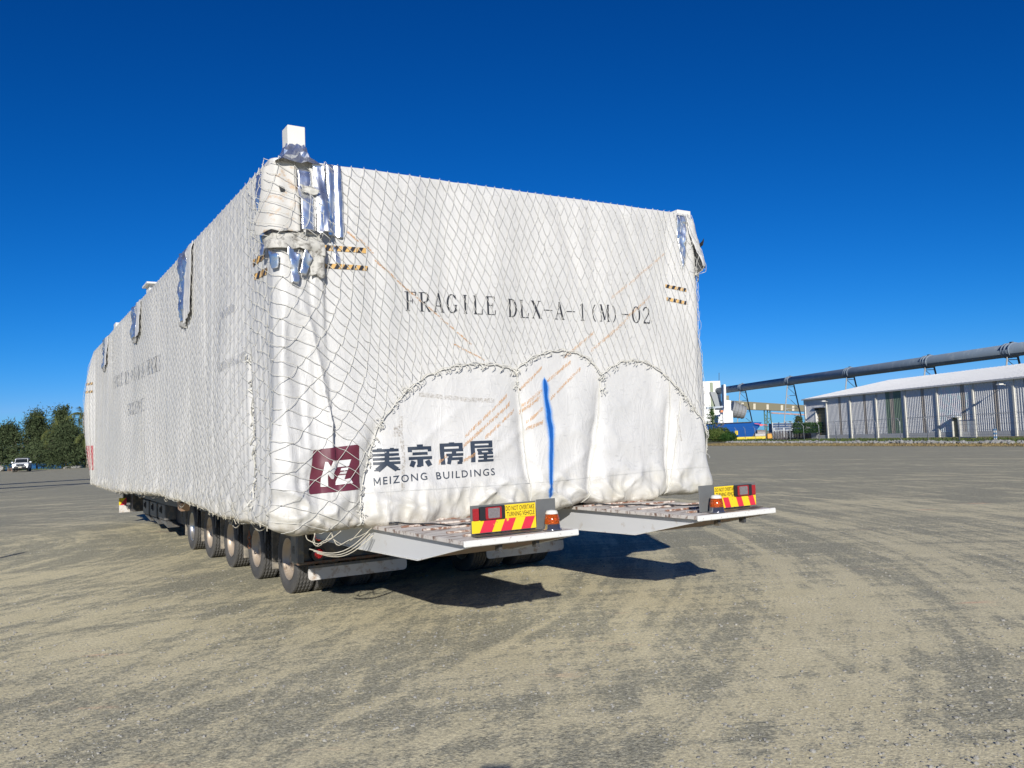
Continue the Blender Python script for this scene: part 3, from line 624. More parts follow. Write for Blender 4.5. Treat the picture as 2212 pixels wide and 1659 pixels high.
hazard(4.59, 4.885, 3.40, 3.36, .038); hazard(4.595, 4.88, 3.245, 3.205, .04)
hazard(-.66, -.27, 3.43, 3.43, .055); hazard(-.63, -.18, 3.29, 3.275, .06)
hazard(-16.1, -15.7, 3.45, 3.45, .06); hazard(-16.1, -15.7, 3.25, 3.25, .06)
o = decal('red_lettering', [(-16.16, 1.35, 0), (-15.72, 1.35, 0), (-15.72, 1.95, 0), (-16.16, 1.95, 0)], [(0, 1, 2, 3)], M['red_ink'], .006, .05)
# faint taped window outline and seam on the long side
V = []; F = []
for (x0, y0, x1, y1) in ((-2.06, 2.58, -1.0, 2.62), (-2.06, 2.58, -2.0, 3.14), (-2.0, 3.14, -1.4, 3.16)):
    k = len(V); dx, dy = x1 - x0, y1 - y0; l_ = math.hypot(dx, dy); nx, ny = -dy / l_ * .045, dx / l_ * .045
    V += [(x0 + nx, y0 + ny, 0), (x0 - nx, y0 - ny, 0), (x1 - nx, y1 - ny, 0), (x1 + nx, y1 + ny, 0)]; F.append((k, k + 1, k + 2, k + 3))
decal('clear_tape', V, F, M['grey_tape'], .007, .05)
# small tied knots down the seam on the long side
lines = []
for k in range(34):
    z_ = 1.15 + 1.5 * (k + random.random()) / 34; q_ = -.82 - (z_ - 1.7) * .12 + random.uniform(-.03, .03)
    P = surf([q_, q_ + random.uniform(-.03, .03), q_ + random.uniform(-.05, .05)], [z_, z_ + random.uniform(-.05, .05), z_ - .05], .02); P[1] -= [.02, .02, 0]; lines.append((P, .007))
V, F = tubes(lines); o = mesh('seam_tie', V, F, M['rope'], module)
V = []; F = []
for k in range(10):
    z_ = 1.3 + .14 * k; q_ = -.82 - (z_ - 1.7) * .12; n = len(V)
    V += [(q_ - .02, z_, 0), (q_ + .02, z_ + .01, 0), (q_ + .012, z_ + .07 * random.random() + .02, 0), (q_ - .015, z_ + .06, 0)]; F.append((n, n + 1, n + 2, n + 3))
o = decal('seam_gap', V, F, M['grimy_cloth'], .008, .05); o['kind'] = 'stuff'
# seam welded across the foot of the end wall
V = [(q_, 1.235 + .02 * math.sin(q_ * 1.7) + .03 * sstep(1, 3, q_) - dy, 0) for q_ in np.linspace(.75, 5.1, 60) for dy in (0, .007)]; V = [(float(a), float(b), c_) for a, b, c_ in V]
F = [(2 * i, 2 * i + 1, 2 * i + 3, 2 * i + 2) for i in range(59)]
decal('sheet_seam', V, F, simple('seam_grey', (.46, .46, .44), .6), .004, .06)

# foil, loose flaps and posts at the corners
def patch(name, poly, mat, off, step=.03, crinkle=.012, parent=module, label=None):
    f_ = (lambda q_, z_: off(q_, z_) + crinkle * (vn(q_ * 13, z_ * 7, 3) + .6 * vn(q_ * 31, z_ * 23, 4))) if callable(off) else (lambda q_, z_: off + crinkle * (vn(q_ * 13, z_ * 7, 3) + .6 * vn(q_ * 31, z_ * 23, 4)))
    V, F, A = flat_to_surface([(x, y, 0) for x, y in poly], [tuple(range(len(poly)))], f_, step)
    o = mesh(name, V, F, mat, parent, True)
    sm = o.modifiers.new('thick', 'SOLIDIFY'); sm.thickness = .004; sm.offset = 1
    if label: o['label'] = label
    return o
def jag(a, b, n, amp):
    return [(a[0] + (b[0] - a[0]) * i / n + (random.uniform(-amp, amp) if 0 < i < n else 0), a[1] + (b[1] - a[1]) * i / n + (random.uniform(-amp, amp) if 0 < i < n else 0)) for i in range(n)]
bow = lambda c_, w_, h_: (lambda q_, z_: .012 + h_ * np.sqrt(np.clip(1 - ((q_ - c_) / w_) ** 2, 0, 1)))
patch('foil_patch', [(.47, 4.30), (.63, 4.30)] + jag((.645, 4.1), (.65, 3.62), 5, .01) + jag((.65, 3.62), (.49, 3.62), 4, .01) + jag((.49, 3.62), (.47, 4.2), 4, .008), M['foil'], lambda q_, z_: .012 + .022 * np.abs(np.sin((q_ - .47) / .18 * 6.3)), .015, .004)
patch('foil_patch', [(.345, 4.27), (.44, 4.27)] + jag((.45, 4.1), (.49, 3.62), 4, .01) + jag((.49, 3.62), (.35, 3.62), 4, .02) + jag((.35, 3.62), (.34, 4.2), 4, .01), M['foil'], lambda q_, z_: .05 + .04 * np.sqrt(np.clip(1 - ((q_ - .41) / .09) ** 2, 0, 1)) + .07 * sstep(4.1, 3.6, z_), .02, .006)
patch('foil_patch', [(.21, 4.2), (.33, 4.2)] + jag((.335, 4.1), (.33, 3.62), 4, .01) + jag((.33, 3.62), (.205, 3.63), 4, .01) + jag((.205, 3.63), (.205, 4.1), 4, .01), M['foil'], lambda q_, z_: .05 + .03 * np.sqrt(np.clip(1 - ((q_ - .26) / .08) ** 2, 0, 1)) + .07 * sstep(4.1, 3.6, z_), .02, .006)
flapoff = lambda q_, z_: .02 + .075 * sstep(4.25, 3.62, z_) + .03 * (1 - np.abs(vn(q_ * 7, z_ * 1.2, 2))) ** 2
patch('loose_flap', [(-.10, 4.22), (.03, 4.28), (.20, 4.27)] + jag((.21, 4.2), (.205, 3.62), 5, .008) + jag((.205, 3.62), (-.13, 3.60), 7, .014) + jag((-.13, 3.6), (-.10, 4.2), 4, .01), M['old_flap'], flapoff, .03, .010)
patch('loose_flap', [(.33, 4.24), (.36, 4.24)] + jag((.365, 4.1), (.35, 3.63), 4, .004) + jag((.35, 3.63), (.325, 3.63), 2, .003), M['tarp'], lambda q_, z_: flapoff(q_, z_) + .01, .03, .004)
patch('foil_patch', [(-.36, 4.22), (-.14, 4.22)] + jag((-.14, 4.1), (-.16, 3.55), 5, .01) + jag((-.16, 3.55), (-.26, 3.5), 2, .01) + jag((-.26, 3.5), (-.36, 4.1), 5, .01), M['foil'], .03, .03, .01)
# grimy strip and ragged foil below the flap
patch('torn_wrap', jag((-.14, 3.60), (-.13, 3.44), 3, .01) + jag((-.13, 3.44), (.20, 3.47), 6, .02) + jag((.20, 3.47), (.43, 3.40), 4, .02) + jag((.43, 3.40), (.42, 3.62), 3, .01) + jag((.42, 3.62), (-.14, 3.6), 6, .01), M['grimy_cloth'], lambda q_, z_: .03 + .045 * (1 - np.abs(vn(q_ * 6, z_ * 12, 1))) ** 2, .02, .006)
patch('torn_wrap', jag((.29, 3.62), (.30, 3.22), 5, .015) + jag((.30, 3.22), (.43, 3.22), 3, .03) + jag((.43, 3.22), (.42, 3.62), 5, .015), M['grimy_cloth'], lambda q_, z_: .035 + .02 * (1 - np.abs(vn(q_ * 14, z_ * 3, 1))) ** 2, .02, .006)
patch('foil_patch', jag((.09, 3.48), (.11, 3.15), 4, .015) + jag((.11, 3.15), (.18, 3.14), 3, .012) + jag((.18, 3.14), (.23, 3.48), 4, .015), M['foil'], .05, .02, .018)
patch('foil_patch', jag((.245, 3.47), (.19, 3.24), 3, .01) + jag((.19, 3.24), (.25, 3.22), 2, .01) + jag((.25, 3.22), (.33, 3.47), 3, .01), M['foil'], .07, .02, .014)
patch('foil_patch', jag((-.03, 3.46), (.0, 3.28), 3, .01) + jag((.0, 3.28), (.04, 3.28), 2, .006) + jag((.04, 3.28), (.04, 3.46), 3, .01), M['foil'], .05, .02, .014)
patch('foil_patch', jag((-.22, 3.56), (-.17, 3.42), 3, .01) + jag((-.17, 3.42), (-.10, 3.44), 2, .01) + jag((-.10, 3.44), (-.11, 3.57), 3, .01), M['foil'], .05, .02, .014)
patch('foil_patch', jag((.51, 3.60), (.55, 3.38), 3, .02) + jag((.55, 3.38), (.60, 3.36), 2, .01) + jag((.60, 3.36), (.60, 3.55), 3, .02), M['foil'], .012, .02, .014)
patch('torn_wrap', jag((.05, 4.03), (.06, 3.97), 2, .01) + jag((.06, 3.97), (.085, 3.98), 2, .004) + jag((.085, 3.98), (.085, 4.04), 2, .004), M['dark_inside'], lambda q_, z_: flapoff(q_, z_) + .012, .02, .004)
patch('torn_wrap', jag((.20, 4.05), (.25, 3.96), 3, .02) + jag((.25, 3.96), (.36, 3.96), 3, .02) + jag((.36, 3.96), (.34, 4.06), 3, .02), M['grimy_cloth'], .13, .02, .03)
# foil-covered lugs along the long side
for (qa, qb, za, zb_) in ((-4.32, -3.42, 3.32, 4.30), (-8.9, -7.95, 3.66, 4.30), (-13.85, -12.85, 3.60, 4.30)):
    mid = (qa + qb) / 2
    patch('foil_patch', [(qa, zb_), (mid + .15, zb_)] + jag((mid + .12, zb_ - .1), (mid, za + .05), 5, .03) + jag((mid, za + .05), (qa, za + .08), 3, .03) + jag((qa, za + .08), (qa, zb_ - .1), 4, .02), M['foil'], lambda q_, z_: (.02 + .015 * vn(q_ * 5, z_ * 2, 2)) + .02 * np.exp(-((z_ - za - .2) / .2) ** 2), .04, .03)
    patch('loose_flap', [(mid, zb_), (qb, zb_)] + jag((qb, zb_ - .1), (qb - .05, za + .1), 4, .02) + jag((qb - .05, za + .1), (mid + .05, za), 3, .03) + jag((mid + .05, za), (mid, zb_ - .1), 4, .02), M['tarp'], lambda q_, z_: .025 + .03 * sstep(4.2, za, z_), .04, .010)
    patch('torn_wrap', [(qa, za + .09), (mid, za + .05), (mid - .05, za - .04), (qa + .1, za)], M['grimy_cloth'], .03, .04, .01)
# white corner post with its foil collar
MB().box((.155, .03, 4.25), (.318, .20, 4.635)).build('corner_post', M['post_white'], module, bevel=.004)
bm = MB(); pr = []
for k, (z_, g) in enumerate(((4.26, .13), (4.30, .085), (4.345, .04), (4.39, .03), (4.43, .012), (4.46, .004))):
    ring_ = []
    for j in range(28):
        a = 2 * math.pi * j / 28; sx_, sy_ = math.cos(a), math.sin(a); mxx = max(abs(sx_), abs(sy_)); hx, hy = .0815 + g, .085 + g
        rr = 1 + (.09 * random.uniform(-1, 1) if k < 4 else .02 * random.uniform(0, 1)); ring_.append((.2365 + sx_ / mxx * hx * rr, .115 + sy_ / mxx * hy * rr, z_ + random.uniform(-.012, .012)))
    pr.append(ring_)
bm.V = [p for r_ in pr for p in r_]; bm.F = [(k * 28 + j, k * 28 + (j + 1) % 28, (k + 1) * 28 + (j + 1) % 28, (k + 1) * 28 + j) for k in range(5) for j in range(28)]
bm.M = [0] * len(bm.F); bm.build('foil_collar', M['foil'], module)
# right-hand corner: stub post, foil and the sheet end that hangs off the side
MB().box((4.86, .02, 4.25), (5.07, .22, 4.365)).build('corner_post', M['post_white'], module, bevel=.004)
patch('foil_patch', [(4.80, 4.28), (4.94, 4.28)] + jag((4.93, 4.1), (4.90, 3.75), 3, .01) + jag((4.90, 3.75), (4.85, 3.62), 2, .01) + jag((4.85, 3.62), (4.78, 4.2), 4, .01), M['foil'], .02, .02, .012)
patch('loose_flap', [(4.95, 4.28), (5.15, 4.24)] + jag((5.18, 4.1), (5.28, 3.68), 4, .01) + jag((5.28, 3.68), (5.02, 3.66), 4, .012) + jag((5.02, 3.66), (4.95, 4.2), 4, .01), M['tarp'], lambda q_, z_: .02 + .10 * sstep(4.2, 3.66, z_), .025, .012)
patch('torn_wrap', jag((5.03, 3.66), (5.0, 3.56), 2, .01) + jag((5.0, 3.56), (5.12, 3.50), 3, .02) + jag((5.12, 3.50), (5.13, 3.64), 2, .01), M['grimy_cloth'], .03, .025, .02)
patch('torn_wrap', jag((5.1, 4.03), (5.12, 3.96), 2, .01) + jag((5.12, 3.96), (5.19, 3.92), 2, .005) + jag((5.19, 3.92), (5.17, 4.02), 2, .005), M['dark_inside'], .12, .025, .02)
bm = MB(); fl = [(5.12, .05, 4.05), (5.24, .10, 3.72), (5.30, .14, 3.64), (5.10, .30, 3.66), (5.09, .2, 4.0)]
bm.prism([(5.13, 4.02), (5.17, 3.99), (5.235, 3.80), (5.235, 3.645), (5.13, 3.65)], 'y', .02, .26); bm.build('loose_flap', M['tarp'], module, bevel=.008)
# roof lugs that rise above the long side
for yy, wq, hz_ in ((8.5, .42, .33), (13.35, .5, .34)):
    b_ = MB(); b_.box((.18, yy - .18, 4.3), (.42, yy + .18, 4.31 + hz_))
    if yy < 10: b_.box((.12, yy - .30, 4.31 + hz_), (.46, yy + .24, 4.34 + hz_))
    b_.build('roof_lug', M['post_white'], module)
#@@NET
# ------------------------------------------------------------------ cargo net
net = empty('cargo_net', mat4=L4); setp(net, 'knotted rope cargo net draped over the white tarpaulin', 'cargo net')
ARCH = np.array([(.71, .90), (.725, 1.22), (.78, 1.42), (.86, 1.67), (.92, 1.86), (1.08, 2.05), (1.24, 2.2), (1.43, 2.33), (1.72, 2.43), (1.98, 2.46), (2.25, 2.45), (2.46, 2.40), (2.54, 2.46), (2.68, 2.54), (2.88, 2.6), (3.07, 2.62), (3.27, 2.59), (3.40, 2.53), (3.48, 2.46), (3.55, 2.35), (3.69, 2.44), (3.85, 2.51), (4.05, 2.53), (4.24, 2.5), (4.39, 2.42), (4.54, 2.3), (4.71, 2.16), (4.86, 2.0), (5.02, 1.83), (5.12, 1.55), (5.2, 1.2)])
def bottom(q):
    b = np.interp(q, ARCH[:, 0], ARCH[:, 1])
    return np.where((q < .71) | (q > 5.2), hem(q) - .06, b)
def ev(q):
    ks = [-17, -16.2, -15.8, -2.5, -1.0, -.3, .0, .45, 1.0, 1.8, 2.8, 4.2, 4.8, 5.3, 6]
    ax = [.16, .16, .105, .115, .125, .14, .17, .15, .135, .105, .080, .075, .055, .09, .12]
    az = [-.03, -.03, -.075, -.078, -.06, -.03, -.035, -.075, -.105, -.135, -.155, -.165, -.19, -.16, -.12]
    bx = [-.02, -.02, -.105, -.10, -.07, -.02, -.005, -.015, -.03, -.045, -.060, -.07, -.05, -.07, -.08]
    bz = [-.15, -.15, -.075, -.085, -.12, -.155, -.165, -.17, -.165, -.165, -.165, -.165, -.19, -.16, -.14]
    sc_n = float(np.interp(q, [-.8, -.3, .5, 1.2, 4.4, 4.9], [1, .85, .80, .70, .72, .66])); f_ = lambda a: np.interp(q, ks, a) * sc_n
    return (f_(ax), f_(az)), (f_(bx), f_(bz))
NI, NJ0, NJ1 = 235, 150, 60
Pn = {}
Pn[(0, 0)] = (-17.0, 4.4)
def step_(p, which, s):
    A_, B_ = ev(p[0]); e_ = A_ if which == 'A' else B_
    return (p[0] + s * float(e_[0]), p[1] + s * float(e_[1]))
# rows start along the top edge and run round the module
grid = {}
row = [(-21.5, 4.315)]
# top row: points on the top edge, spaced by the horizontal size of one cell
while row[-1][0] < 10:
    A_, B_ = ev(row[-1][0]); row.append((row[-1][0] + float(A_[0] - B_[0]), 4.315))
layers = [row]
rr_ = random.Random(3)
for k in range(96):
    prev = layers[-1]; new = []
    off_ = 1 if k % 2 == 0 else 0
    for i in range(len(prev) - 1):
        p, q_ = prev[i], prev[i + 1]; A_, _ = ev(p[0]); _, B_ = ev(q_[0])
        x = (p[0] + float(A_[0]) + q_[0] + float(B_[0])) / 2; z_ = (p[1] + float(A_[1]) + q_[1] + float(B_[1])) / 2
        new.append((x + rr_.uniform(-.010, .010) * (.45 if x < -.8 else 1.0), z_ + rr_.uniform(-.012, .012) * (.45 if x < -.8 else 1)))
    layers.append(new)
E_ = []; nodes = []
for k in range(len(layers) - 1):
    for i, p in enumerate(layers[k + 1]):
        E_.append((layers[k][i], p)); E_.append((layers[k][i + 1], p)); nodes.append(p)
segs_ = []
def inside(p): return p[1] > float(bottom(p[0])) and p[1] < 4.33 and -16.9 < p[0] < 5.85
lines = []
for a, b in E_:
    ia, ib = inside(a), inside(b)
    if not (ia or ib): continue
    if ia != ib:
        lo_, hi_ = (a, b) if ia else (b, a)
        for _ in range(8):
            mm = ((lo_[0] + hi_[0]) / 2, (lo_[1] + hi_[1]) / 2)
            if inside(mm): lo_ = mm
            else: hi_ = mm
        a, b = (a, lo_) if ia else (lo_, b)
    if math.hypot(a[0] - b[0], a[1] - b[1]) < .01: continue
    segs_.append((a[0], a[1], b[0], b[1], rr_.random() ** 3 * (.012 if a[0] < -.8 else .035), .009 + (.006 if a[0] < -.8 else .009) * rr_.random() + rr_.random() ** 4 * (.006 if a[0] < -.8 else .02)))
SG = np.array(segs_); t_ = np.linspace(0, 1, 5)
QQ = SG[:, 0:1] + (SG[:, 2:3] - SG[:, 0:1]) * t_; ZZ = SG[:, 1:2] + (SG[:, 3:4] - SG[:, 1:2]) * t_ - SG[:, 4:5] * np.sin(t_ * np.pi)
fl_ = lambda A_: A_.ravel()
PP = surf(fl_(QQ), np.minimum(fl_(ZZ), 4.305), fl_(SG[:, 5:6] + .006 * np.sin(t_ * np.pi))).reshape(len(SG), 5, 3); PP[..., 2] += np.clip(ZZ - 4.305, 0, .01)
# tight cords bridge the ribs of the long side
def over(q_, z_): return np.max([disp(q_ + o_, z_) for o_ in (-.05, 0, .05)], 0) - disp(q_, z_) + .012
Zc_ = np.minimum(SG[:, 1], 4.305); Zd_ = np.minimum(SG[:, 3], 4.305)
EA = surf(SG[:, 0], Zc_, over(SG[:, 0], Zc_)); EB = surf(SG[:, 2], Zd_, over(SG[:, 2], Zd_)); ST = EA[:, None] * (1 - t_[None, :, None]) + EB[:, None] * t_[None, :, None]
ls_ = (SG[:, 0] < -.8) & (SG[:, 2] < -.8); near_ = ls_ & (SG[:, 0] > -15.9)
ST[near_, :, 0] = np.minimum(ST[near_, :, 0], PP[near_, :, 0] + .005); PP[ls_] = ST[ls_]
# lie over the loose flaps at the two corners
fo = np.where((QQ > -.2) & (QQ < .5) & (ZZ > 3.55), .11 * sstep(4.25, 3.62, ZZ) + .02, 0) + np.where((QQ > 4.95) & (QQ < 5.3) & (ZZ > 3.6), .10 * sstep(4.2, 3.66, ZZ), 0)
Pf, Nf = frame(fl_(QQ)); PP[..., :2] += Nf.reshape(len(SG), 5, 2) * fo[..., None]
lines = [(PP[i], (.0024 + .0003 * (SG[i, 0] < .8)) if SG[i, 0] > -.8 else .0023) for i in range(len(SG))]
V, F = tubes(lines, 4); o = mesh('net_cord', V, F, M['rope'], net, True)
kn = [p for p in nodes if inside(p) and p[1] < 4.28]
kq = np.array([p[0] for p in kn]); kz = np.array([p[1] for p in kn]); KP = surf(kq, kz, np.where(kq < -.8, np.max([disp(kq + o_, kz) for o_ in (-.05, 0, .05)], 0) - disp(kq, kz) + .012, .018))
Vk = []; Fk = []; oc = np.array([(1, 0, 0), (-1, 0, 0), (0, 1, 0), (0, -1, 0), (0, 0, 1), (0, 0, -1)]) * .0058; of = np.array([(0, 2, 4), (2, 1, 4), (1, 3, 4), (3, 0, 4), (2, 0, 5), (1, 2, 5), (3, 1, 5), (0, 3, 5)])
Vk = (KP[:, None] + oc[None]).reshape(-1, 3); Fk = (of[None] + 6 * np.arange(len(KP))[:, None, None]).reshape(-1, 3)
o = mesh('net_knot', Vk, Fk, M['rope'], net, True); o['kind'] = 'stuff'
# border rope along the scalloped lower edge, whipped with little ties
def curve_pts(P, n):
    d = np.concatenate([[0], np.cumsum(np.hypot(*np.diff(P, axis=0).T))]); s_ = np.linspace(0, d[-1], n); return np.stack([np.interp(s_, d, P[:, 0]), np.interp(s_, d, P[:, 1])], 1)
C_ = curve_pts(ARCH, 240)
lines = [(surf(C_[:, 0], C_[:, 1] + .006 * np.sin(np.arange(240) * 1.1), .022), .0058), (surf(C_[:, 0] + .003, C_[:, 1] + .01 * np.cos(np.arange(240) * .9) + .014, .028), .0042)]
V, F = tubes(lines, 6); mesh('border_rope', V, F, M['rope'], net, True)
lines = []
for k in range(130):
    i = rr_.randrange(4, 236); q_, z_ = C_[i]; a = rr_.uniform(-2.4, -.7); l_ = rr_.uniform(.02, .075); n_ = 5; t_ = np.linspace(0, 1, n_)
    lines.append((surf(q_ + math.cos(a) * l_ * t_ + .01 * np.sin(t_ * 5), z_ + math.sin(a) * l_ * t_, .03 + .02 * np.sin(t_ * 3)), rr_.uniform(.003, .0052)))
for cx, cz in ((2.46, 2.38), (3.55, 2.33), (4.74, 2.13), (.82, 1.55), (.93, 1.9), (1.22, 2.2), (.72, 1.1), (2.47, 2.25), (3.57, 2.2), (4.86, 1.98)):
    for k in range(9):
        a = rr_.uniform(0, 6.28); l_ = rr_.uniform(.02, .06); t_ = np.linspace(0, 1, 5)
        lines.append((surf(cx + rr_.uniform(-.03, .03) + math.cos(a) * l_ * t_, cz + rr_.uniform(-.04, .03) + math.sin(a) * l_ * t_, .030 + .015 * np.sin(t_ * 3)), .0045))
V, F = tubes(lines, 4); o = mesh('cord_tie', V, F, M['rope'], net, True); o['kind'] = 'stuff'
for pts in ([(2.46, 2.4), (2.515, 1.9), (2.565, 1.25), (2.56, .98)], [(3.55, 2.33), (3.50, 1.9), (3.43, 1.52), (3.29, .97)], [(4.54, 2.3), (4.545, 2.0), (4.52, 1.75), (4.42, 1.0)], [(4.70, 2.1), (4.62, 1.8), (4.55, 1.41), (4.42, 1.0)]):
    c_ = curve_pts(np.array(pts), 40); V, F = tubes([(surf(c_[:, 0], c_[:, 1], .03 if pts[0][0] < 3 else .012), .0062)], 6); mesh('tie_rope', V, F, M['rope'], net, True)
# the slack end of the net that hangs in loops under the near corner
lines = []; anchors = [(x, -.02 + random.uniform(-.05, .06), .93) for x in np.linspace(.22, .85, 9)]
for k in range(9):
    a = random.choice(anchors); b = random.choice(anchors)
    if abs(a[0] - b[0]) < .12: continue
    sag = random.uniform(.04, .15); t_ = np.linspace(0, 1, 12); P = np.array(a)[None] * (1 - t_[:, None]) + np.array(b)[None] * t_[:, None]
    P[:, 2] -= sag * 4 * t_ * (1 - t_) * (1 + .25 * np.sin(t_ * 7)); P[:, 1] -= .05 * np.sin(t_ * np.pi) + .02 * random.random(); P[:, 0] -= .10 * np.sin(t_ * np.pi)
    lines.append((P, .004))
for k in range(3):
    t_ = np.linspace(0, 1, 12); x0 = .24 + .03 * k
    P = np.stack([x0 + .55 * t_, -.06 - .03 * np.sin(t_ * 3 + k), .80 - .05 * k * .4 - .10 * np.sin(t_ * np.pi) + .10 * t_], 1); lines.append((P, .005))
V, F = tubes(lines, 5); mesh('hanging_net_end', V, F, M['rope_dirty'], net, True)
# frayed cord ends all along the hem of the long side
lines = []
for k in range(260):
    q_ = -16.1 * random.random() ** 1.1; z_ = float(hem(q_)); l_ = random.uniform(.015, .05); t_ = np.linspace(0, 1, 4)
    P = surf([q_], [z_ + .01], .01)[0]; d_ = np.array([random.uniform(-.2, .5), random.uniform(-.9, .9), -random.uniform(.4, 1.2)]); lines.append((P[None] + t_[:, None] * d_[None] * l_, .004))
for k in range(26):
    q_ = -random.uniform(1, 16); P0 = surf([q_], [float(hem(q_)) - .01], 0)[0] + [.12, 0, 0]; t_ = np.linspace(0, 1, 10); wd_ = random.uniform(.25, .9)
    P = np.stack([P0[0] + 0 * t_, P0[1] + wd_ * (t_ - .5), P0[2] - random.uniform(.03, .14) * np.sin(t_ * np.pi)], 1); lines.append((P, .0055))
V, F = tubes(lines, 4); o = mesh('frayed_cord', V, F, M['rope_dirty'], net); o['kind'] = 'stuff'
# ------------------------------------------------------------------ widening low-loader trailer under the module
trailer = empty('trailer', mat4=L4); setp(trailer, 'wide low loader trailer with five axle rows and rear loading flaps under the wrapped module', 'trailer')
RT, WB, SP, V0 = .40, .235, 1.42, 2.557
prof = [(.235, -.075), (.255, -.10), (.30, -.1175), (.345, -.118), (.385, -.108), (.398, -.096)]
for c_ in (-.062, -.021, .021, .062): prof += [(.400, c_ - .0135), (.388, c_ - .006), (.388, c_ + .006), (.400, c_ + .0135)]
prof += [(.398, .096), (.385, .108), (.345, .118), (.30, .1175), (.255, .10), (.235, .075)]
def zig(i, j): return (.0065 if i % 2 else -.0065) if 6 <= j <= 21 else 0
tyre_mb = MB().lathe(prof, 72, axis='x', wob=zig)
# shoulder blocks
for i in range(60):
    a = 2 * math.pi * i / 60
    for sx_ in (-1, 1):
        p = Vector((sx_ * .100, .3955 * math.cos(a), .3955 * math.sin(a))); q_ = Vector((sx_ * .113, .372 * math.cos(a), .372 * math.sin(a))); tyre_mb.bar(p, q_, .0065, 4)
tyre_me = tyre_mb.build('tyre', M['tyre'], smooth=False); tm = tyre_me.data; col.objects.unlink(tyre_me); bpy.data.objects.remove(tyre_me)
rp_ = [(.245, -.098), (.238, -.100), (.226, -.090), (.215, -.060), (.200, -.030), (.170, -.022), (.110, -.030), (.060, -.040), (.055, -.052), (.03, -.056), (0.001, -.056)]
rmb = MB().lathe(rp_, 40, axis='x')
for i in range(10):
    a = 2 * math.pi * i / 10; rmb.bar((-.024, .145 * math.cos(a), .145 * math.sin(a)), (-.036, .145 * math.cos(a), .145 * math.sin(a)), .009, 6)
ro = rmb.build('rim', M['rim'], smooth=True); rm_ = ro.data; bpy.data.objects.remove(ro)
rm2 = rm_.copy(); rm2.materials.clear(); rm2.materials.append(M['rim_clean'])
def wheel(x, y, clean=False, flip=False):
    e = empty('wheel'); e.parent = trailer; e.location = (x, y, RT - .004); e.rotation_euler = (random.uniform(0, 6), 0, 0)
    if flip: e.rotation_euler = (e.rotation_euler[0], 0, math.pi)
    a = link('tyre', tm, e); b = link('rim', rm2 if clean else rm_, e); return e
for k in range(5):
    for j, x in enumerate((.92, 1.19, 1.62, 1.89, 3.20, 3.47, 3.90, 4.17)):
        wheel(x, V0 + k * SP, clean=(k == 4 and j == 0), flip=j % 2 == 1)
    MB().bar((.95, V0 + k * SP, RT), (4.15, V0 + k * SP, RT), .06, 8).build('axle', M['steel_dark'], trailer)
    for xx in (1.42, 3.68):
        MB().box((xx - .06, V0 + k * SP - .35, .45), (xx + .06, V0 + k * SP + .35, .62)).build('suspension_arm', M['steel_dark'], trailer)
# deck and chassis
bm = MB()
bm.box((.82, 1.92, .84), (4.25, 15.6, .94))
bm.build('deck', M['steel_dark'], trailer)
for xx in (1.35, 2.45, 3.6): MB().box((xx, 1.96, .60), (xx + .14, 15.4, .838)).build('chassis_beam', M['steel_dark'], trailer)
MB().box((.84, 1.97, .70), (.90, 9.1, .838)).build('side_rail', M['steel_dark'], trailer)
MB().prism([(9.12, .838), (15.2, .838), (15.4, .70), (11.0, .66), (9.3, .68)], 'x', .80, .84).build('side_skirt', M['steel_grey'], trailer)
MB().box((.76, 15.2, .30), (4.2, 15.72, .93)).build('front_crossmember', M['steel_dark'], trailer)
MB().box((.60, 15.69, .50), (.80, 15.72, .93)).build('marker_bracket', M['steel_dark'], trailer)
MB().box((1.0, 9.4, .30), (4.0, 15.2, .60)).build('belly_frame', M['steel_dark'], trailer)
for k, yy in enumerate((10.85, 11.93, 12.98)):
    b_ = MB().box((.79, yy, .34), (1.15, yy + .80, .66)).build('toolbox', M['box_grey'], trailer, bevel=.015)
    h_ = MB().box((.768, yy + .36, .47), (.786, yy + .46, .62)).bar((.76, yy + .41, .50), (.76, yy + .41, .59), .012, 6).build('latch', M['black_plastic'], b_)
    MB().prism([(yy - .05, .33), (yy + .75, .33), (yy - .25, .22), (yy - .35, .225)], 'x', .80, 1.1).build('splash_tray', M['box_grey'], trailer)
# front marker board
mb_ = MB().box((.50, 15.66, .44), (.67, 15.685, .63)).build('marker_board', M['sign_yellow'], trailer, bevel=.01)
MB().prism([(.505, .445), (.669, .445), (.669, .629), (.66, .629)], 'y', 15.650, 15.658).build('red_patch', M['sign_red'], mb_)
MB().box((.50, 15.63, .27), (.75, 15.645, .455)).build('mudflap', M['flap_white'], trailer, bevel=.01)
# mud flaps and guards between the axle rows
for k in range(6):
    yy = V0 + (k - .5) * SP + .05
    if k == 0: continue
    for xx in (.84, 3.12):
        o = MB().box((xx, yy - .016, .19), (xx + 1.10, yy, .84)).build('mudflap', M['flap'], trailer, bevel=.006)
        MB().bar((xx - .01, yy + .25, .50), (xx - .01, yy + .22, .84), .012, 6).build('flap_bracket', M['steel_grey'], trailer)
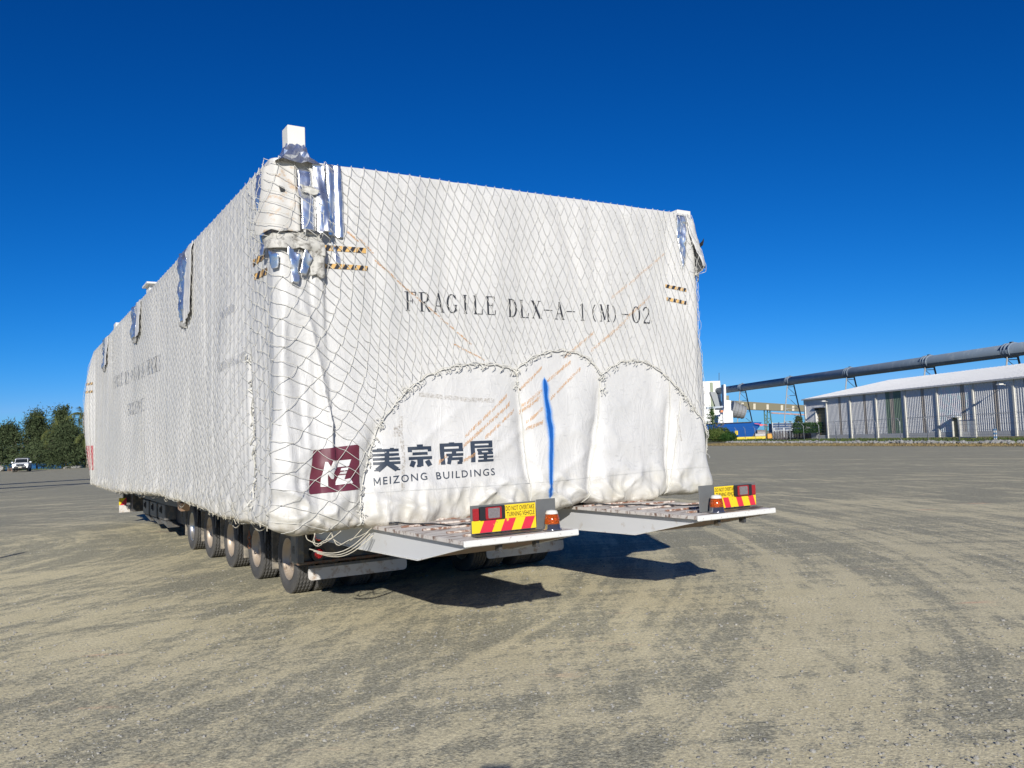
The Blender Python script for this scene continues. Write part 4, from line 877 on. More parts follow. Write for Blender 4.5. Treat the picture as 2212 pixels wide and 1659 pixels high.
# rear frame with tail lights and the two wide mud flaps
MB().box((.72, 1.86, .40), (4.34, 1.94, .43)).build('rear_bumper', M['rust_beam'], trailer, bevel=.006)
rf_ = MB().box((.72, 1.93, .43), (4.34, 1.955, .94)).build('rear_panel', M['steel_grey'], trailer)
for xx in (.72, 2.06, 2.9, 4.27): MB().box((xx, 1.84, .43), (xx + .07, 1.93, .94)).build('rear_upright', M['steel_grey'], trailer, bevel=.006)
MB().box((.715, 1.86, .40), (.80, 2.10, .76)).build('side_plate', M['box_grey'], trailer, bevel=.02)
A, Ft = fit_text('ATE', 0, .085, 0, .085, 1, .02)
V = np.stack([np.full(len(A), .712), 2.03 - A[:, 0], .52 + A[:, 1]], 1); mesh('lettering', V, [f[::-1] for f in Ft], M['sign_black'], trailer)
for (x0, x1) in ((.83, 2.01), (3.09, 4.25)):
    MB().prism(rounded([(x0, .225), (x1, .225), (x1, .372), (x0, .372)], .05), 'y', 1.835, 1.850).build('mudflap', M['flap_white'], trailer)
    MB().box((x0, 1.825, .355), (x1, 1.834, .385)).build('flap_clamp', M['steel_grey'], trailer)
def round_light(x, z, mat, r=.056):
    b_ = MB().lathe([(.001, 1.845), (.082, 1.845), (.088, 1.865), (.088, 1.93)], 24, c=(x, 0, z), axis='y').build('tail_light', M['black_plastic'], trailer)
    b2 = MB().lathe([(.001, 1.826), (r * .6, 1.828), (r, 1.834), (r, 1.844)], 20, c=(x, 0, z), axis='y').build('lens', mat, b_, True)
    d_ = MB()
    for i in range(6):
        for j in range(6):
            u_, v_ = (i - 2.5) * .0165, (j - 2.5) * .0165
            if math.hypot(u_, v_) < r - .008: d_.lathe([(.001, 1.820), (.0055, 1.8225), (.006, 1.827)], 6, c=(x + u_, 0, z + v_), axis='y')
    dd_ = d_.build('light_diode', M['led'], b_); dd_['kind'] = 'stuff'
round_light(.955, .51, M['red_lens']); round_light(.955, .70, simple('dull_orange_lens', (.18, .06, .02), .4)); round_light(4.12, .51, M['red_lens'])
# air hoses, brackets and struts in the shade behind the frame
for (a, b, c_) in (((1.15, 1.88, .80), (1.3, 1.84, .55), (1.6, 1.88, .46)), ((1.5, 1.87, .47), (1.7, 1.83, .62), (1.9, 1.88, .70)), ((2.3, 1.87, .45), (2.6, 1.82, .60), (2.85, 1.88, .46))):
    t_ = np.linspace(0, 1, 12)[:, None]; P = (1 - t_) ** 2 * np.array(a) + 2 * t_ * (1 - t_) * np.array(b) * 1.0 + t_ ** 2 * np.array(c_); V, F = tubes([(P, .012)], 6); mesh('air_hose', V, F, M['black_plastic'], trailer, True)
MB().prism([(1.15, .45), (1.2, .43), (2.0, .83), (1.95, .85)], 'y', 1.895, 1.915).build('brace', M['steel_grey'], trailer)
MB().prism([(2.95, .45), (3.0, .43), (3.9, .83), (3.85, .85)], 'y', 1.895, 1.915).build('brace', M['steel_grey'], trailer)
# the two loading flaps that stick out behind
def flap(u0, u1, sgn):
    e = empty('loading_flap'); e.parent = trailer
    top_ = MB().box((u0, -1.785, .915), (u1, 1.90, .945)).build('deck_plate', M['worn_deck'], e)
    MB().box((u0 - .004, -1.812, .900), (u1 + .004, -1.7855, .949)).build('end_lip', M['worn_white'], e, bevel=.006)
    g = [(1.88, .912), (1.88, .69), (.47, .69), (-.86, .715), (-1.78, .900), (-1.78, .912)]
    for k, uu in enumerate((u0 + .055, u1 - .062)):
        MB().prism(g, 'x', uu, uu + .008).build('side_gusset', M['gusset_white'], e)
        MB().prism([(1.88, .691), (.47, .690), (-.86, .714), (-1.78, .900), (-1.78, .894), (-.86, .706), (.47, .682), (1.88, .683)], 'x', uu - .008, uu + .016).build('gusset_edge', M['worn_white'], e)
    MB().prism([(1.88, .70), (-.86, .725), (-1.775, .898), (-1.775, .893), (-.86, .719), (1.88, .694)], 'x', u0 + .075, u1 - .075).build('underside_plate', M['rust_beam'], e)
    for yy in (-.05, -.42, -.83, -1.20, -1.50, .4, .9):
        x0 = u0 + (.02 if yy > -.3 else .10 + .1 * ((yy * 7) % 1)); MB().box((x0, yy - .018, .9455), (u1 - .02, yy + .018, .9635)).build('cleat', M['worn_deck2'], e, bevel=.004)
    # electric cable lying across the plate
    t_ = np.linspace(0, 1, 30); P = np.stack([u0 + .1 + (u1 - u0 - .35) * t_, -.15 - 1.2 * t_ + .10 * np.sin(t_ * 11), .968 + .006 * np.sin(t_ * 23)], 1); V, F = tubes([(P, .008)], 6); mesh('cable', V, F, M['black_plastic'], e, True)
    for xx in (.33, .66):
        MB().box((u0 + (u1 - u0) * xx, -1.72, .83), (u0 + (u1 - u0) * xx + .03, -1.66, .895)).build('bracket', M['steel_dark'], e)
    return e
t = NT('rusty_cleat_paint'); rmx = t.ramp(t.noise(1, 6, .72, t.mapping(scale=(14, 30, 14))), .45, .55); t.set(Base_Color=t.mix(rmx, (.58, .52, .46), (.22, .11, .07)), Roughness=.7); t.bump(rmx, .4, .004); M['worn_deck2'] = t.m
flap(.858, 1.895, -1); flap(3.205, 4.19, 1)
def beacon(x, y, parent):
    e = empty('beacon'); e.parent = parent; z = .952
    MB().lathe([(.001, z), (.078, z), (.078, z + .008), (.068, z + .012), (.065, z + .048), (.001, z + .048)], 28, c=(x, y, 0)).build('beacon_base', M['chrome'], e, True)
    MB().lathe([(.063, z + .048), (.061, z + .075), (.0615, z + .078), (.050, z + .128), (.001, z + .130)], 28, c=(x, y, 0)).build('amber_lens', M['amber'], e, True)
    MB().lathe([(.046, z + .052), (.040, z + .118), (.001, z + .120)], 16, c=(x, y, 0)).build('reflector', simple('orange_reflector', (.6, .2, .04), .3), e, True)
    MB().lathe([(.051, z + .128), (.052, z + .132), (.044, z + .150), (.038, z + .155), (.001, z + .160)], 24, c=(x, y, 0)).build('white_cap', M['post_white'], e, True)
def board(x0, x1, mirror, gx0, gx1):
    """yellow and red warning board; u grows to the right. mirror: the lamp cluster sits at the right end"""
    y0 = -1.60; z0, z1 = .968, 1.186; W_ = x1 - x0; X_ = (lambda a: x1 - a) if mirror else (lambda a: x0 + a)
    e = empty('warning_board'); e.parent = trailer
    MB().box((x0, y0, z0), (x1, y0 + .012, z1)).build('board_plate', M['sign_grey'], e)
    def pl(name, pts, mat, y, th=.003):
        pts = [(X_(a), z0 + b) for a, b in pts]
        return MB().prism(pts, 'y', y - th, y).build(name, mat, e)
    pl('yellow_sheet', [(.003, .004), (W_ - .003, .004), (W_ - .003, .100), (.003, .100)], M['sign_yellow'], y0 - .0005)
    for a in (((.09, .20), (.28, .38), (.47, .56)) if not mirror else ((.03, .10), (.19, .26), (.36, .43))):
        sh = .045 if not mirror else .03
        pl('red_stripe', [(a[0] - .02, .005), (a[1] - .02, .005), (min(a[1] - .02 + sh, W_ - .004), .0985), (a[0] - .02 + sh, .0985)], M['sign_red'], y0 - .004, .002)
    tx0, tx1 = (.303, W_ - .004) if not mirror else (.262, W_ - .004)
    pl('text_sheet', [(tx0, .1015), (tx1, .1015), (tx1, .206), (tx0, .206)], M['sign_yellow'], y0 - .0005)
    lo_, hi_ = sorted((X_(tx0), X_(tx1)))
    for txt, zz_, ins in (('DO NOT OVERTAKE', .158, .010), ('TURNING VEHICLE', .112, .018)):
        A, Ft = fit_text(txt, lo_ + ins, hi_ - .012, z0 + zz_, z0 + zz_ + .036, 1, .006)
        V = np.stack([A[:, 0], np.full(len(A), y0 - .0055), A[:, 1]], 1); mesh('lettering', V, Ft, M['sign_black'], e)
    def lamp(a, b, c_, d, mat, y, th, name, par=None):
        o = MB().prism(rounded([(X_(a), z0 + c_), (X_(b), z0 + c_), (X_(b), z0 + d), (X_(a), z0 + d)], .008, 2), 'y', y - th, y).build(name, mat, par or e); return o
    lamp(.012, .062, .103, .196, M['red_lens'], y0 - .001, .014, 'marker_lamp')
    c__ = lamp(.068, .297, .102, .206, M['black_plastic'], y0 - .001, .020, 'lamp_cluster')
    lamp(.118, .262, .106, .200, M['red_lens'], y0 - .0215, .006, 'red_lens', c__); lamp(.138, .242, .114, .192, M['clear_lens'], y0 - .028, .005, 'clear_lens', c__)
    MB().box((gx0, y0 - .004, .952), (gx1, y0 + .006, 1.195)).build('beacon_plate', M['sign_grey'], e, bevel=.003)
    MB().box((x0, y0 - .09, .952), (x1, y0 + .01, .958)).build('foot_plate', M['steel_dark'], e)
    beacon((gx0 + gx1) / 2 + (-.015 if not mirror else .02), y0 - .105, e)
board(1.03, 1.628, False, 1.634, 1.82)
board(3.612, 4.16, True, 3.42, 3.606)
# rusty chain that hangs beside the fourth wheel row
ch = MB()
for k in range(4):
    c_ = Vector((.72, 3.93, .60 - .052 * k)); n_ = 12; V = []
    P = [(c_.x + (math.cos(a) * .018 if k % 2 else 0), c_.y + (0 if k % 2 else math.cos(a) * .018), c_.z + math.sin(a) * .036) for a in [2 * math.pi * i / n_ for i in range(n_)]]
    for i in range(n_): ch.bar(P[i], P[(i + 1) % n_], .0075, 5)
ch.build('hanging_chain', M['rust'], trailer)
MB().prism([(5.55, .96), (5.95, .98), (5.85, .86), (5.65, .84)], 'x', .18, .30).build('timber_chock', simple('timber', (.40, .26, .17), .8), trailer)
#@@BACK
# ------------------------------------------------------------------ left background: trees, car, boulders, breakwater
def leaves(pts, dirs, ln, wd, tint, seed=0):
    """one thin triangle per point"""
    n = len(pts); r = np.random.default_rng(seed); d = dirs / (np.linalg.norm(dirs, axis=1)[:, None] + 1e-9)
    rnd = r.normal(size=(n, 3)); s = np.cross(d, rnd); s /= np.linalg.norm(s, axis=1)[:, None] + 1e-9
    V = np.stack([pts - s * wd[:, None] / 2, pts + s * wd[:, None] / 2, pts + d * ln[:, None]], 1).reshape(-1, 3)
    return V, np.arange(3 * n).reshape(-1, 3), np.repeat(tint, 3)
def leafmesh(name, V, F, T, mat, parent):
    o = mesh(name, V, F, mat, parent); a = o.data.attributes.new('tint', 'FLOAT', 'POINT'); a.data.foreach_set('value', T.astype(np.float32)); return o
def tree(name, loc, h, w_, n, mat, label, group, seed, droop=.3, leaf=(.50, .15), base=.12, lean=0):
    r = np.random.default_rng(seed); e = empty(name, loc); setp(e, label, 'tree', group)
    tr = MB(); tips = []
    def limb(p, d, l, rad, dep):
        q_ = p + d * l; tr.bar(p, q_, rad, 6, rad * .62); tips.append((q_, d))
        if dep == 0: return
        for _ in range(3 if dep > 1 else 4):
            nd = (d + Vector(r.normal(0, .52, 3))).normalized(); nd.z = abs(nd.z) * .8 + .12; limb(p + d * l * r.uniform(.55, 1), nd.normalized(), l * r.uniform(.6, .8), rad * .55, dep - 1)
    limb(Vector((0, 0, -.1)), Vector((lean, 0, 1)).normalized(), h * .16, h * .018, 0)
    for _ in range(5): limb(Vector((lean * h * .1, 0, h * .12)), Vector((r.normal(0, .45), r.normal(0, .4), 1)).normalized(), h * .28, h * .012, 2)
    tr.build('trunk', M['bark'], e)
    # clumps of needles spread through the crown
    nc = 120; C = []
    for _ in range(nc):
        a = r.uniform(0, 2 * math.pi); zz_ = r.uniform(base, 1) ** .9; prof_ = (math.sin(min(1, (zz_ - base) / (1 - base) + .18) ** .75 * math.pi) * .5 + .10) * (1 + .45 * r.normal())
        rr = abs(prof_) * w_ * math.sqrt(r.uniform(.15, 1)); C.append((math.cos(a) * rr, math.sin(a) * rr * .8, zz_ * h * r.uniform(.86, 1.04)))
    C = np.array(C); ci = r.integers(0, nc, n); sc3 = np.array([.34, .34, .26]) * w_ * .30
    P = C[ci] + r.normal(size=(n, 3)) * sc3 * r.uniform(.5, 1.1, nc)[ci][:, None]; P = P[P[:, 2] > .25]; n = len(P); ci = ci[:n]
    D_ = r.normal(size=(n, 3)) * .8 + np.array([0, 0, -droop]) + P * np.array([.25, .25, 0])
    tint = np.clip(r.uniform(0, 1, nc)[ci] * .6 + r.uniform(0, .5, n), 0, 1)
    V, F, T = leaves(P, D_, r.uniform(.5, 1.2, n) * leaf[0], r.uniform(.6, 1.3, n) * leaf[1], tint, seed); leafmesh('crown', V, F, T, mat, e); return e
G_T = 'shoreline she-oak trees'
tree('casuarina_tree', (-80.3, 134.5, 0), 7.0, 7.0, 13000, M['casuarina'], 'dark feathery tree at the left edge behind the white car', G_T, 11)
tree('casuarina_tree', (-76.6, 136, 0), 8.9, 6.6, 14000, M['casuarina'], 'tall feathery tree beside the white car with a slim forked trunk', G_T, 12)
tree('casuarina_tree', (-74.0, 139, 0), 10.2, 5.6, 12000, M['casuarina'], 'tallest dark pointed tree behind the coconut palm', G_T, 13)
tree('casuarina_tree', (-69.0, 130.5, 0), 6.4, 7.4, 14000, M['casuarina'], 'wide bushy tree below the palm fronds with foliage down to the ground', G_T, 24, base=.03, leaf=(.6, .12))
tree('casuarina_tree', (-67.0, 137, 0), 8.6, 7.0, 14000, M['casuarina'], 'dense dark tree next to the wrapped module corner', G_T, 15, base=.02)
tree('casuarina_tree', (-62.5, 140, 0), 8.6, 7.5, 7000, M['casuarina'], 'dark tree mostly hidden behind the wrapped module', G_T, 16, base=.02)
def palm(loc, h, fr, label, seed, spread=3.6, lean=(.3, 0)):
    r = random.Random(seed); e = empty('coconut_palm', loc); setp(e, label, 'palm tree', 'coconut palms by the water')
    pts = [Vector((lean[0] * (t_ ** 2) * h * .3, lean[1] * (t_ ** 2) * h * .3, h * t_)) for t_ in np.linspace(0, 1, 9)]
    mb_ = MB()
    for a, b, k in zip(pts[:-1], pts[1:], range(8)): mb_.bar(a, b, .20 - .010 * k, 8, .19 - .010 * k)
    mb_.build('trunk', M['palm_bark'], e); top = pts[-1]
    for k in range(fr):
        az = 2 * math.pi * k / fr + r.uniform(-.2, .2); el = r.uniform(-.35, 1.25); L_ = spread * r.uniform(.85, 1.1); n = 26; P = []; T_ = []
        p = Vector(top); d = Vector((math.cos(az) * math.cos(el), math.sin(az) * math.cos(el), math.sin(el)))
        for i in range(n):
            P.append(p.copy()); T_.append(d.copy()); p = p + d * (L_ / n); d = (d + Vector((.035, 0, -.075))).normalized()
        V = []; F = []; tt = []
        for i in range(2, n):
            dd_ = T_[i]; side = dd_.cross(Vector((0, 0, 1))).normalized(); ll = .85 * math.sin(math.pi * min(1, (i + 3) / (n + 2))) ** .6
            for s_ in (-1, 1):
                tip = P[i] + side * s_ * ll * .75 + dd_ * ll * .45 + Vector((0, 0, -ll * r.uniform(.25, .6))); k0 = len(V)
                V += [P[i] - dd_ * .05, P[i] + dd_ * .05, tip]; F.append((k0, k0 + 1, k0 + 2)); tt += [r.uniform(.1, 1)] * 3
        V2, F2 = tubes([(np.array([list(q_) for q_ in P]), .028)], 4); k0 = len(V); V = [list(v_) for v_ in V] + V2.tolist(); F = F + [tuple(int(i + k0) for i in f) for f in F2]; tt += [1.0] * len(V2)
        leafmesh('frond', np.array(V), F, np.array(tt), M['palm_leaf'], e)
palm((-70.6, 133.5, 0), 6.0, 17, 'coconut palm with drooping yellow green fronds in front of the dark trees', 3, 4.2, (-.5, 0))
palm((-67.4, 133.5, 0), 8.3, 13, 'taller coconut palm rising beside the corner of the wrapped module', 4, 3.2, (-.2, 0))
palm((-65.2, 129.5, 0), 5.0, 12, 'low coconut palm with a broad pale frond near the module corner', 5, 3.4, (.1, 0))
# boulders along the shore
def boulder(x, y, s_, mat, label, seed, fl=.6):
    bm = bmesh.new(); bmesh.ops.create_icosphere(bm, subdivisions=2, radius=1); r = random.Random(seed)
    for v in bm.verts: v.co = Vector((v.co.x * 1.25, v.co.y, v.co.z * fl)) * s_ * (1 + .22 * float(vn(v.co.x * 1.7 + seed, v.co.y * 1.7 + v.co.z, 1)) + r.uniform(-.04, .04))
    me = bpy.data.meshes.new('boulder'); bm.to_mesh(me); bm.free(); o = link('boulder', me, None, mat); o.location = (x, y, s_ * fl * .45); setp(o, label, 'rock', 'boulders along the shoreline'); return o
boulder(-77.6, 126.5, 1.25, M['rock_pale'], 'large pale boulder left of the white car', 1); boulder(-74.2, 125.6, .75, M['rock_brown'], 'brown boulder just left of the white car', 2)
boulder(-67.8, 128.6, .55, M['rock'], 'small dark boulder right of the white car', 3, .5); boulder(-66.6, 128.8, .65, M['rock'], 'dark rounded boulder under the coconut palm', 4, .5); boulder(-63.4, 129.2, .6, M['rock_brown'], 'reddish boulder at the palm trunk', 5)
n = 1800; bx = rng.uniform(-560, -250, n); by = 680 + rng.normal(0, 3.5, n); bz = -1.2 + rng.uniform(0, 1, n) * 5.2 * np.clip(1 - np.abs(by - 680) / 12, .2, 1)
o = blob_field(np.stack([bx, by, bz], 1), rng.uniform(.7, 1.8, n), .25, 'breakwater', M['rock_pale']); setp(o, 'long breakwater of grey rocks across the water', 'breakwater', kind='structure')
n = 3000; gx = rng.uniform(-90, -38, n); gy = np.interp(gx, [-110, -75, -62, -52, -38], [125.5, 129.0, 131, 133.5, 158]) - rng.uniform(0, 1.2, n)
V, F, T = leaves(np.stack([gx, gy, 0 * gx], 1), np.stack([rng.normal(0, .3, n), rng.normal(0, .3, n), np.ones(n)], 1), rng.uniform(.12, .35, n), rng.uniform(.05, .1, n), rng.uniform(0, 1, n), 3)
o = leafmesh('shore_grass', V, F, T, M['bush'], None); setp(o, 'thin strip of green grass along the shore under the trees', 'grass', kind='stuff')

# four-wheel drive that faces the camera
M['car_white'] = simple('white_car_paint', (.74, .75, .76), .25, var=.03); M['glass'] = simple('dark_window_glass', (.02, .025, .03), .08)
t = NT('lit_headlight'); t.set(Base_Color=(.9, .9, .9), Roughness=.2); t.b.inputs['Emission Color'].default_value = (1, 1, 1, 1); t.b.inputs['Emission Strength'].default_value = 1.6; M['headlight'] = t.m
car = empty('parked_car', (-66.2, 114.0, 0), R(25)); setp(car, 'white four wheel drive with black bull bar and lit headlights near the trees', 'car')
# local: -y is the front, x across
MB().prism([(-2.35, .55), (-2.40, .80), (-2.30, 1.02), (-1.05, 1.17), (2.3, 1.15), (2.45, .9), (2.45, .5), (-2.2, .45)], 'x', -.93, .93).build('body', M['car_white'], car, bevel=.05)
MB().prism([(-1.10, 1.16), (-.35, 1.74), (.2, 1.80), (2.0, 1.78), (2.35, 1.16)], 'x', -.78, .78).build('cabin', M['car_white'], car, bevel=.05)
MB().add([(-.72, -1.05, 1.22), (.72, -1.05, 1.22), (.64, -.42, 1.71), (-.64, -.42, 1.71), (-.72, -.99, 1.22), (.72, -.99, 1.22), (.64, -.36, 1.71), (-.64, -.36, 1.71)], [(0, 1, 2, 3), (7, 6, 5, 4), (0, 4, 5, 1), (1, 5, 6, 2), (2, 6, 7, 3), (3, 7, 4, 0)]).build('windscreen', M['glass'], car)
for s_ in (-1, 1):
    MB().box((s_ * .79 - .012, -.75, 1.22), (s_ * .79 + .012, 1.9, 1.62)).build('side_window', M['glass'], car)
    m_ = MB().box((s_ * 1.06 - .12, -.85, 1.18), (s_ * 1.06 + .12, -.75, 1.36)).build('wing_mirror', M['car_white'], car, bevel=.03)
    MB().box((s_ * .70 - .22, -2.40, .84), (s_ * .70 + .20, -2.28, 1.02)).build('headlight', M['headlight'], car, bevel=.03)
    MB().lathe([(.001, -2.60), (.07, -2.60), (.07, -2.55)], 12, c=(s_ * .80, 0, .64), axis='y').build('fog_light', M['headlight'], car)
    MB().bar((s_ * .62, -.1, 1.86), (s_ * .62, 1.8, 1.86), .03, 6).build('roof_rail', M['black_plastic'], car)
    for yy in (-1.55, 1.55):
        we = empty('wheel'); we.parent = car; we.location = (s_ * .82, yy, .40)
        MB().lathe([(.24, -.12), (.36, -.13), (.40, -.10), (.40, .10), (.36, .13), (.24, .12)], 28, axis='x').build('tyre', M['tyre'], we); MB().lathe([(.001, s_ * .06), (.10, s_ * .09), (.2, s_ * .04), (.25, s_ * .12)], 20, axis='x').build('rim', M['rim_clean'], we)
        MB().box((s_ * .90, yy - .52, .78), (s_ * .965, yy + .52, .90)).build('wheel_arch', M['black_plastic'], car, bevel=.02)
g_ = MB()
for k in range(4): g_.box((-.42, -2.42, .80 + .055 * k), (.42, -2.385, .83 + .055 * k))
g_.build('grille', M['chrome'], car); MB().box((-.44, -2.40, .78), (.44, -2.37, 1.03)).build('grille_back', M['black_plastic'], car)
bb = MB().bar((-.86, -2.62, .52), (.86, -2.62, .52), .06, 8).bar((-.55, -2.60, .92), (.55, -2.60, .92), .035, 8)
for s_ in (-.55, -.2, .2, .55): bb.bar((s_, -2.62, .52), (s_, -2.60, .92), .03, 6)
bb.box((-.95, -2.58, .42), (.95, -2.44, .72)); bb.build('bull_bar', M['black_plastic'], car)
MB().box((-.19, -2.70, .55), (.19, -2.685, .66)).build('number_plate', simple('plate_cream', (.6, .56, .42), .5), car)
MB().box((-.66, .0, 1.84), (.66, .1, 1.90)).box((-.66, 1.5, 1.84), (.66, 1.6, 1.90)).build('roof_rack', M['black_plastic'], car)
MB().box((-.85, -2.2, .30), (.85, 2.2, .5)).build('underbody', M['dark_inside'], car)

# ------------------------------------------------------------------ right background: long port shed
ex = Vector((-.1939, .9810, 0)); ey = Vector((-.9810, -.1939, 0))       # along the shed away from us / out of its wall towards the yard
S4 = Matrix(((ex.x, ey.x, 0, 54.76), (ex.y, ey.y, 0, 92.4), (0, 0, 1, 0), (0, 0, 0, 1)))
BAY, EAVE = 6.137, 6.38
M['corr'] = simple('weathered_corrugated_cladding', (.66, .66, .65), .55, var=.08, sc_=.8, dirt=(.62, .62, .60), dirt_amt=.4)
M['corr_mural'] = simple('faded_mural_cladding', (.78, .73, .73), .55, var=.1, sc_=.5, dirt=(.62, .74, .74), dirt_amt=.6)
M['corr_brown'] = simple('brown_translucent_cladding', (.36, .32, .27), .5, var=.15, sc_=1)
M['corr_green'] = simple('green_cladding', (.16, .22, .16), .5, var=.15, sc_=1)
M['shed_post'] = simple('cream_shed_post', (.60, .585, .52), .6, var=.06)
M['shed_plinth'] = simple('concrete_plinth', (.55, .55, .53), .8, var=.1)
M['shed_roof'] = simple('pale_roof_sheet', (.52, .53, .54), .5, var=.05, sc_=.2)
shed = empty('port_shed', mat4=S4); setp(shed, 'long pale corrugated port shed with cream posts and a low white roof', 'shed')
def cladding(x0, x1, z0, z1, mat, name='wall_panel', y=0.0):
    n_ = max(2, int((x1 - x0) / .16)); V = []; 
    xs = np.linspace(x0, x1, 2 * n_ + 1)
    for i, x in enumerate(xs):
        yy = y + (.05 if (i // 1) % 4 in (1, 2) else 0); V += [(x, yy, z0), (x, yy, z1)]
    return mesh(name, V, [(2 * i, 2 * i + 1, 2 * i + 3, 2 * i + 2) for i in range(len(xs) - 1)], mat, shed)
for k in range(-3, 7):
    x0, x1 = k * BAY + .13, (k + 1) * BAY - .13
    MB().box((k * BAY - .13, 0.0, 0), (k * BAY + .13, .17, EAVE - .06)).build('post', M['shed_post'], shed)
    MB().box((k * BAY + .131, -.10, 0), (k * BAY + BAY - .131, .03, .62)).build('plinth', M['shed_plinth'], shed)
    sx0 = x0 + 2.2; sx1 = sx0 + .72
    segs = [(x0, sx0, 'corr'), (sx0, sx1, 'corr_brown'), (sx1, x1, 'corr')]
    if k == 3: segs = [(x0, x0 + .7, 'corr'), (x0 + .7, x0 + 2.2, 'corr_green'), (x0 + 2.2, x0 + 3.0, 'corr_brown'), (x0 + 3.0, x0 + 3.9, 'corr_green'), (x0 + 3.9, x1, 'corr')]
    if k == 1: segs = [(x0, sx0 - .9, 'corr_mural'), (sx0 - .9, sx0 - .2, 'corr_brown'), (sx0 - .2, x1, 'corr_mural')]
    if k == -1: segs = [(x0, x0 + 2.6, 'corr'), (x0 + 2.6, x0 + 4.6, 'corr_green'), (x0 + 4.6, x1, 'corr')]
    if k == 6: segs = [(x0, x0 + .4, 'corr'), (6 * BAY + 3.45, x1, 'corr')]
    for a, b, mt_ in segs: cladding(a, b, .62, EAVE - .05, M[mt_])
    MB().box((x0, .036, 2.55), (x1, .05, 2.60)).build('girt_line', M['shed_plinth'], shed) if k != 6 else None
MB().box((7 * BAY - .17, 0, 0), (7 * BAY + .17, .17, EAVE - .06)).build('post', M['shed_post'], shed)
cladding(6 * BAY + .5, 6 * BAY + 3.45, 4.96, EAVE - .05, M['corr'])
# large roller door in the far bay
d0, d1 = 6 * BAY + .5, 6 * BAY + 3.2
dr = MB().box((d0, -.5, .1), (d1, -.45, 4.8)).build('roller_door', simple('olive_roller_door', (.26, .21, .11), .6, var=.3, sc_=1.5), shed)
for k in range(9): MB().box((d0, -.248, .3 + .49 * k), (d1, -.20, .37 + .49 * k)).build('door_slat', simple('door_slat_paint', (.42, .34, .17), .6) if k == 0 else bpy.data.materials['door_slat_paint'], dr)
MB().box((d0 - .3, -.45, 4.82), (d1 + .4, .25, 4.95)).build('door_canopy', M['shed_roof'], shed); MB().box((d1, -.45, .1), (d1 + .2, .06, 4.5)).build('door_jamb', M['shed_plinth'], shed); MB().box((d0 - .2, -.45, .1), (d0, .06, 4.5)).build('door_jamb', M['shed_plinth'], shed)
# small personnel door with a light above
pd = MB().box((BAY + 2.45, .04, .05), (BAY + 3.45, .10, 2.30)).build('side_door', simple('olive_side_door', (.17, .17, .11), .6, var=.2), shed)
MB().box((BAY + 2.3, .04, 2.34), (BAY + 3.6, .75, 2.42)).build('door_hood', M['shed_plinth'], shed); MB().box((BAY + 3.46, .04, .05), (BAY + 3.60, .30, 2.3)).box((BAY + 2.3, .04, .05), (BAY + 2.44, .3, 2.3)).build('door_frame', M['shed_post'], shed)
for xx in (.75, 1 * BAY + .9 - .2 + BAY * 4.75):
    MB().bar((xx + .2, 0, 5.6), (xx, .9, 5.75), .035, 6).box((xx - .22, .8, 5.66), (xx + .22, 1.35, 5.80)).build('floodlight', M['post_white'], shed)
# roof: eave at the front, ridge 15 m behind, then down again
x0, x1 = -3 * BAY - .3, 7 * BAY + .35
rf = MB().add([(x0, .30, EAVE), (x1, .30, EAVE), (x1, -15, 9.05), (x0, -15, 9.05), (x1, -30.3, EAVE), (x0, -30.3, EAVE), (x0, .30, EAVE - .10), (x1, .30, EAVE - .10), (x1, -15, 8.95), (x0, -15, 8.95), (x1, -30.3, EAVE - .1), (x0, -30.3, EAVE - .1)],
             [(0, 1, 2, 3), (3, 2, 4, 5), (6, 9, 8, 7), (9, 11, 10, 8), (0, 6, 7, 1), (1, 7, 8, 2), (2, 8, 10, 4), (5, 4, 10, 11), (0, 3, 9, 6), (3, 5, 11, 9)]).build('roof', M['shed_roof'], shed)
rb = MB()
for k in range(int((x1 - x0) / .76)):
    xx = x0 + .4 + .76 * k; rb.add([(xx - .03, .30, EAVE + .005), (xx + .03, .30, EAVE + .005), (xx + .03, -15, 9.055), (xx - .03, -15, 9.055), (xx, .30, EAVE + .045), (xx, -15, 9.095)], [(0, 4, 5, 3), (4, 1, 2, 5), (0, 1, 4)])
o = rb.build('roof_rib', M['shed_roof'], rf); o['kind'] = 'stuff'
MB().box((x0, .31, EAVE - .20), (x1, .47, EAVE - .03)).build('gutter', M['shed_plinth'], shed)
MB().prism([(.0, .0), (.0, EAVE - .12), (-15, 8.93), (-30, EAVE - .12), (-30, 0)], 'x', x0 + .3, x0 + .4).build('gable_wall', M['corr'], shed); MB().prism([(-.01, .0), (-.01, EAVE - .12), (-15, 8.93), (-30, EAVE - .12), (-30, 0)], 'x', x1 - .45, x1 - .36).build('gable_wall', M['corr'], shed)
MB().box((x0 + .4, -30, 0), (x1 - .4, -29.9, EAVE - .1)).build('rear_wall', M['corr'], shed)

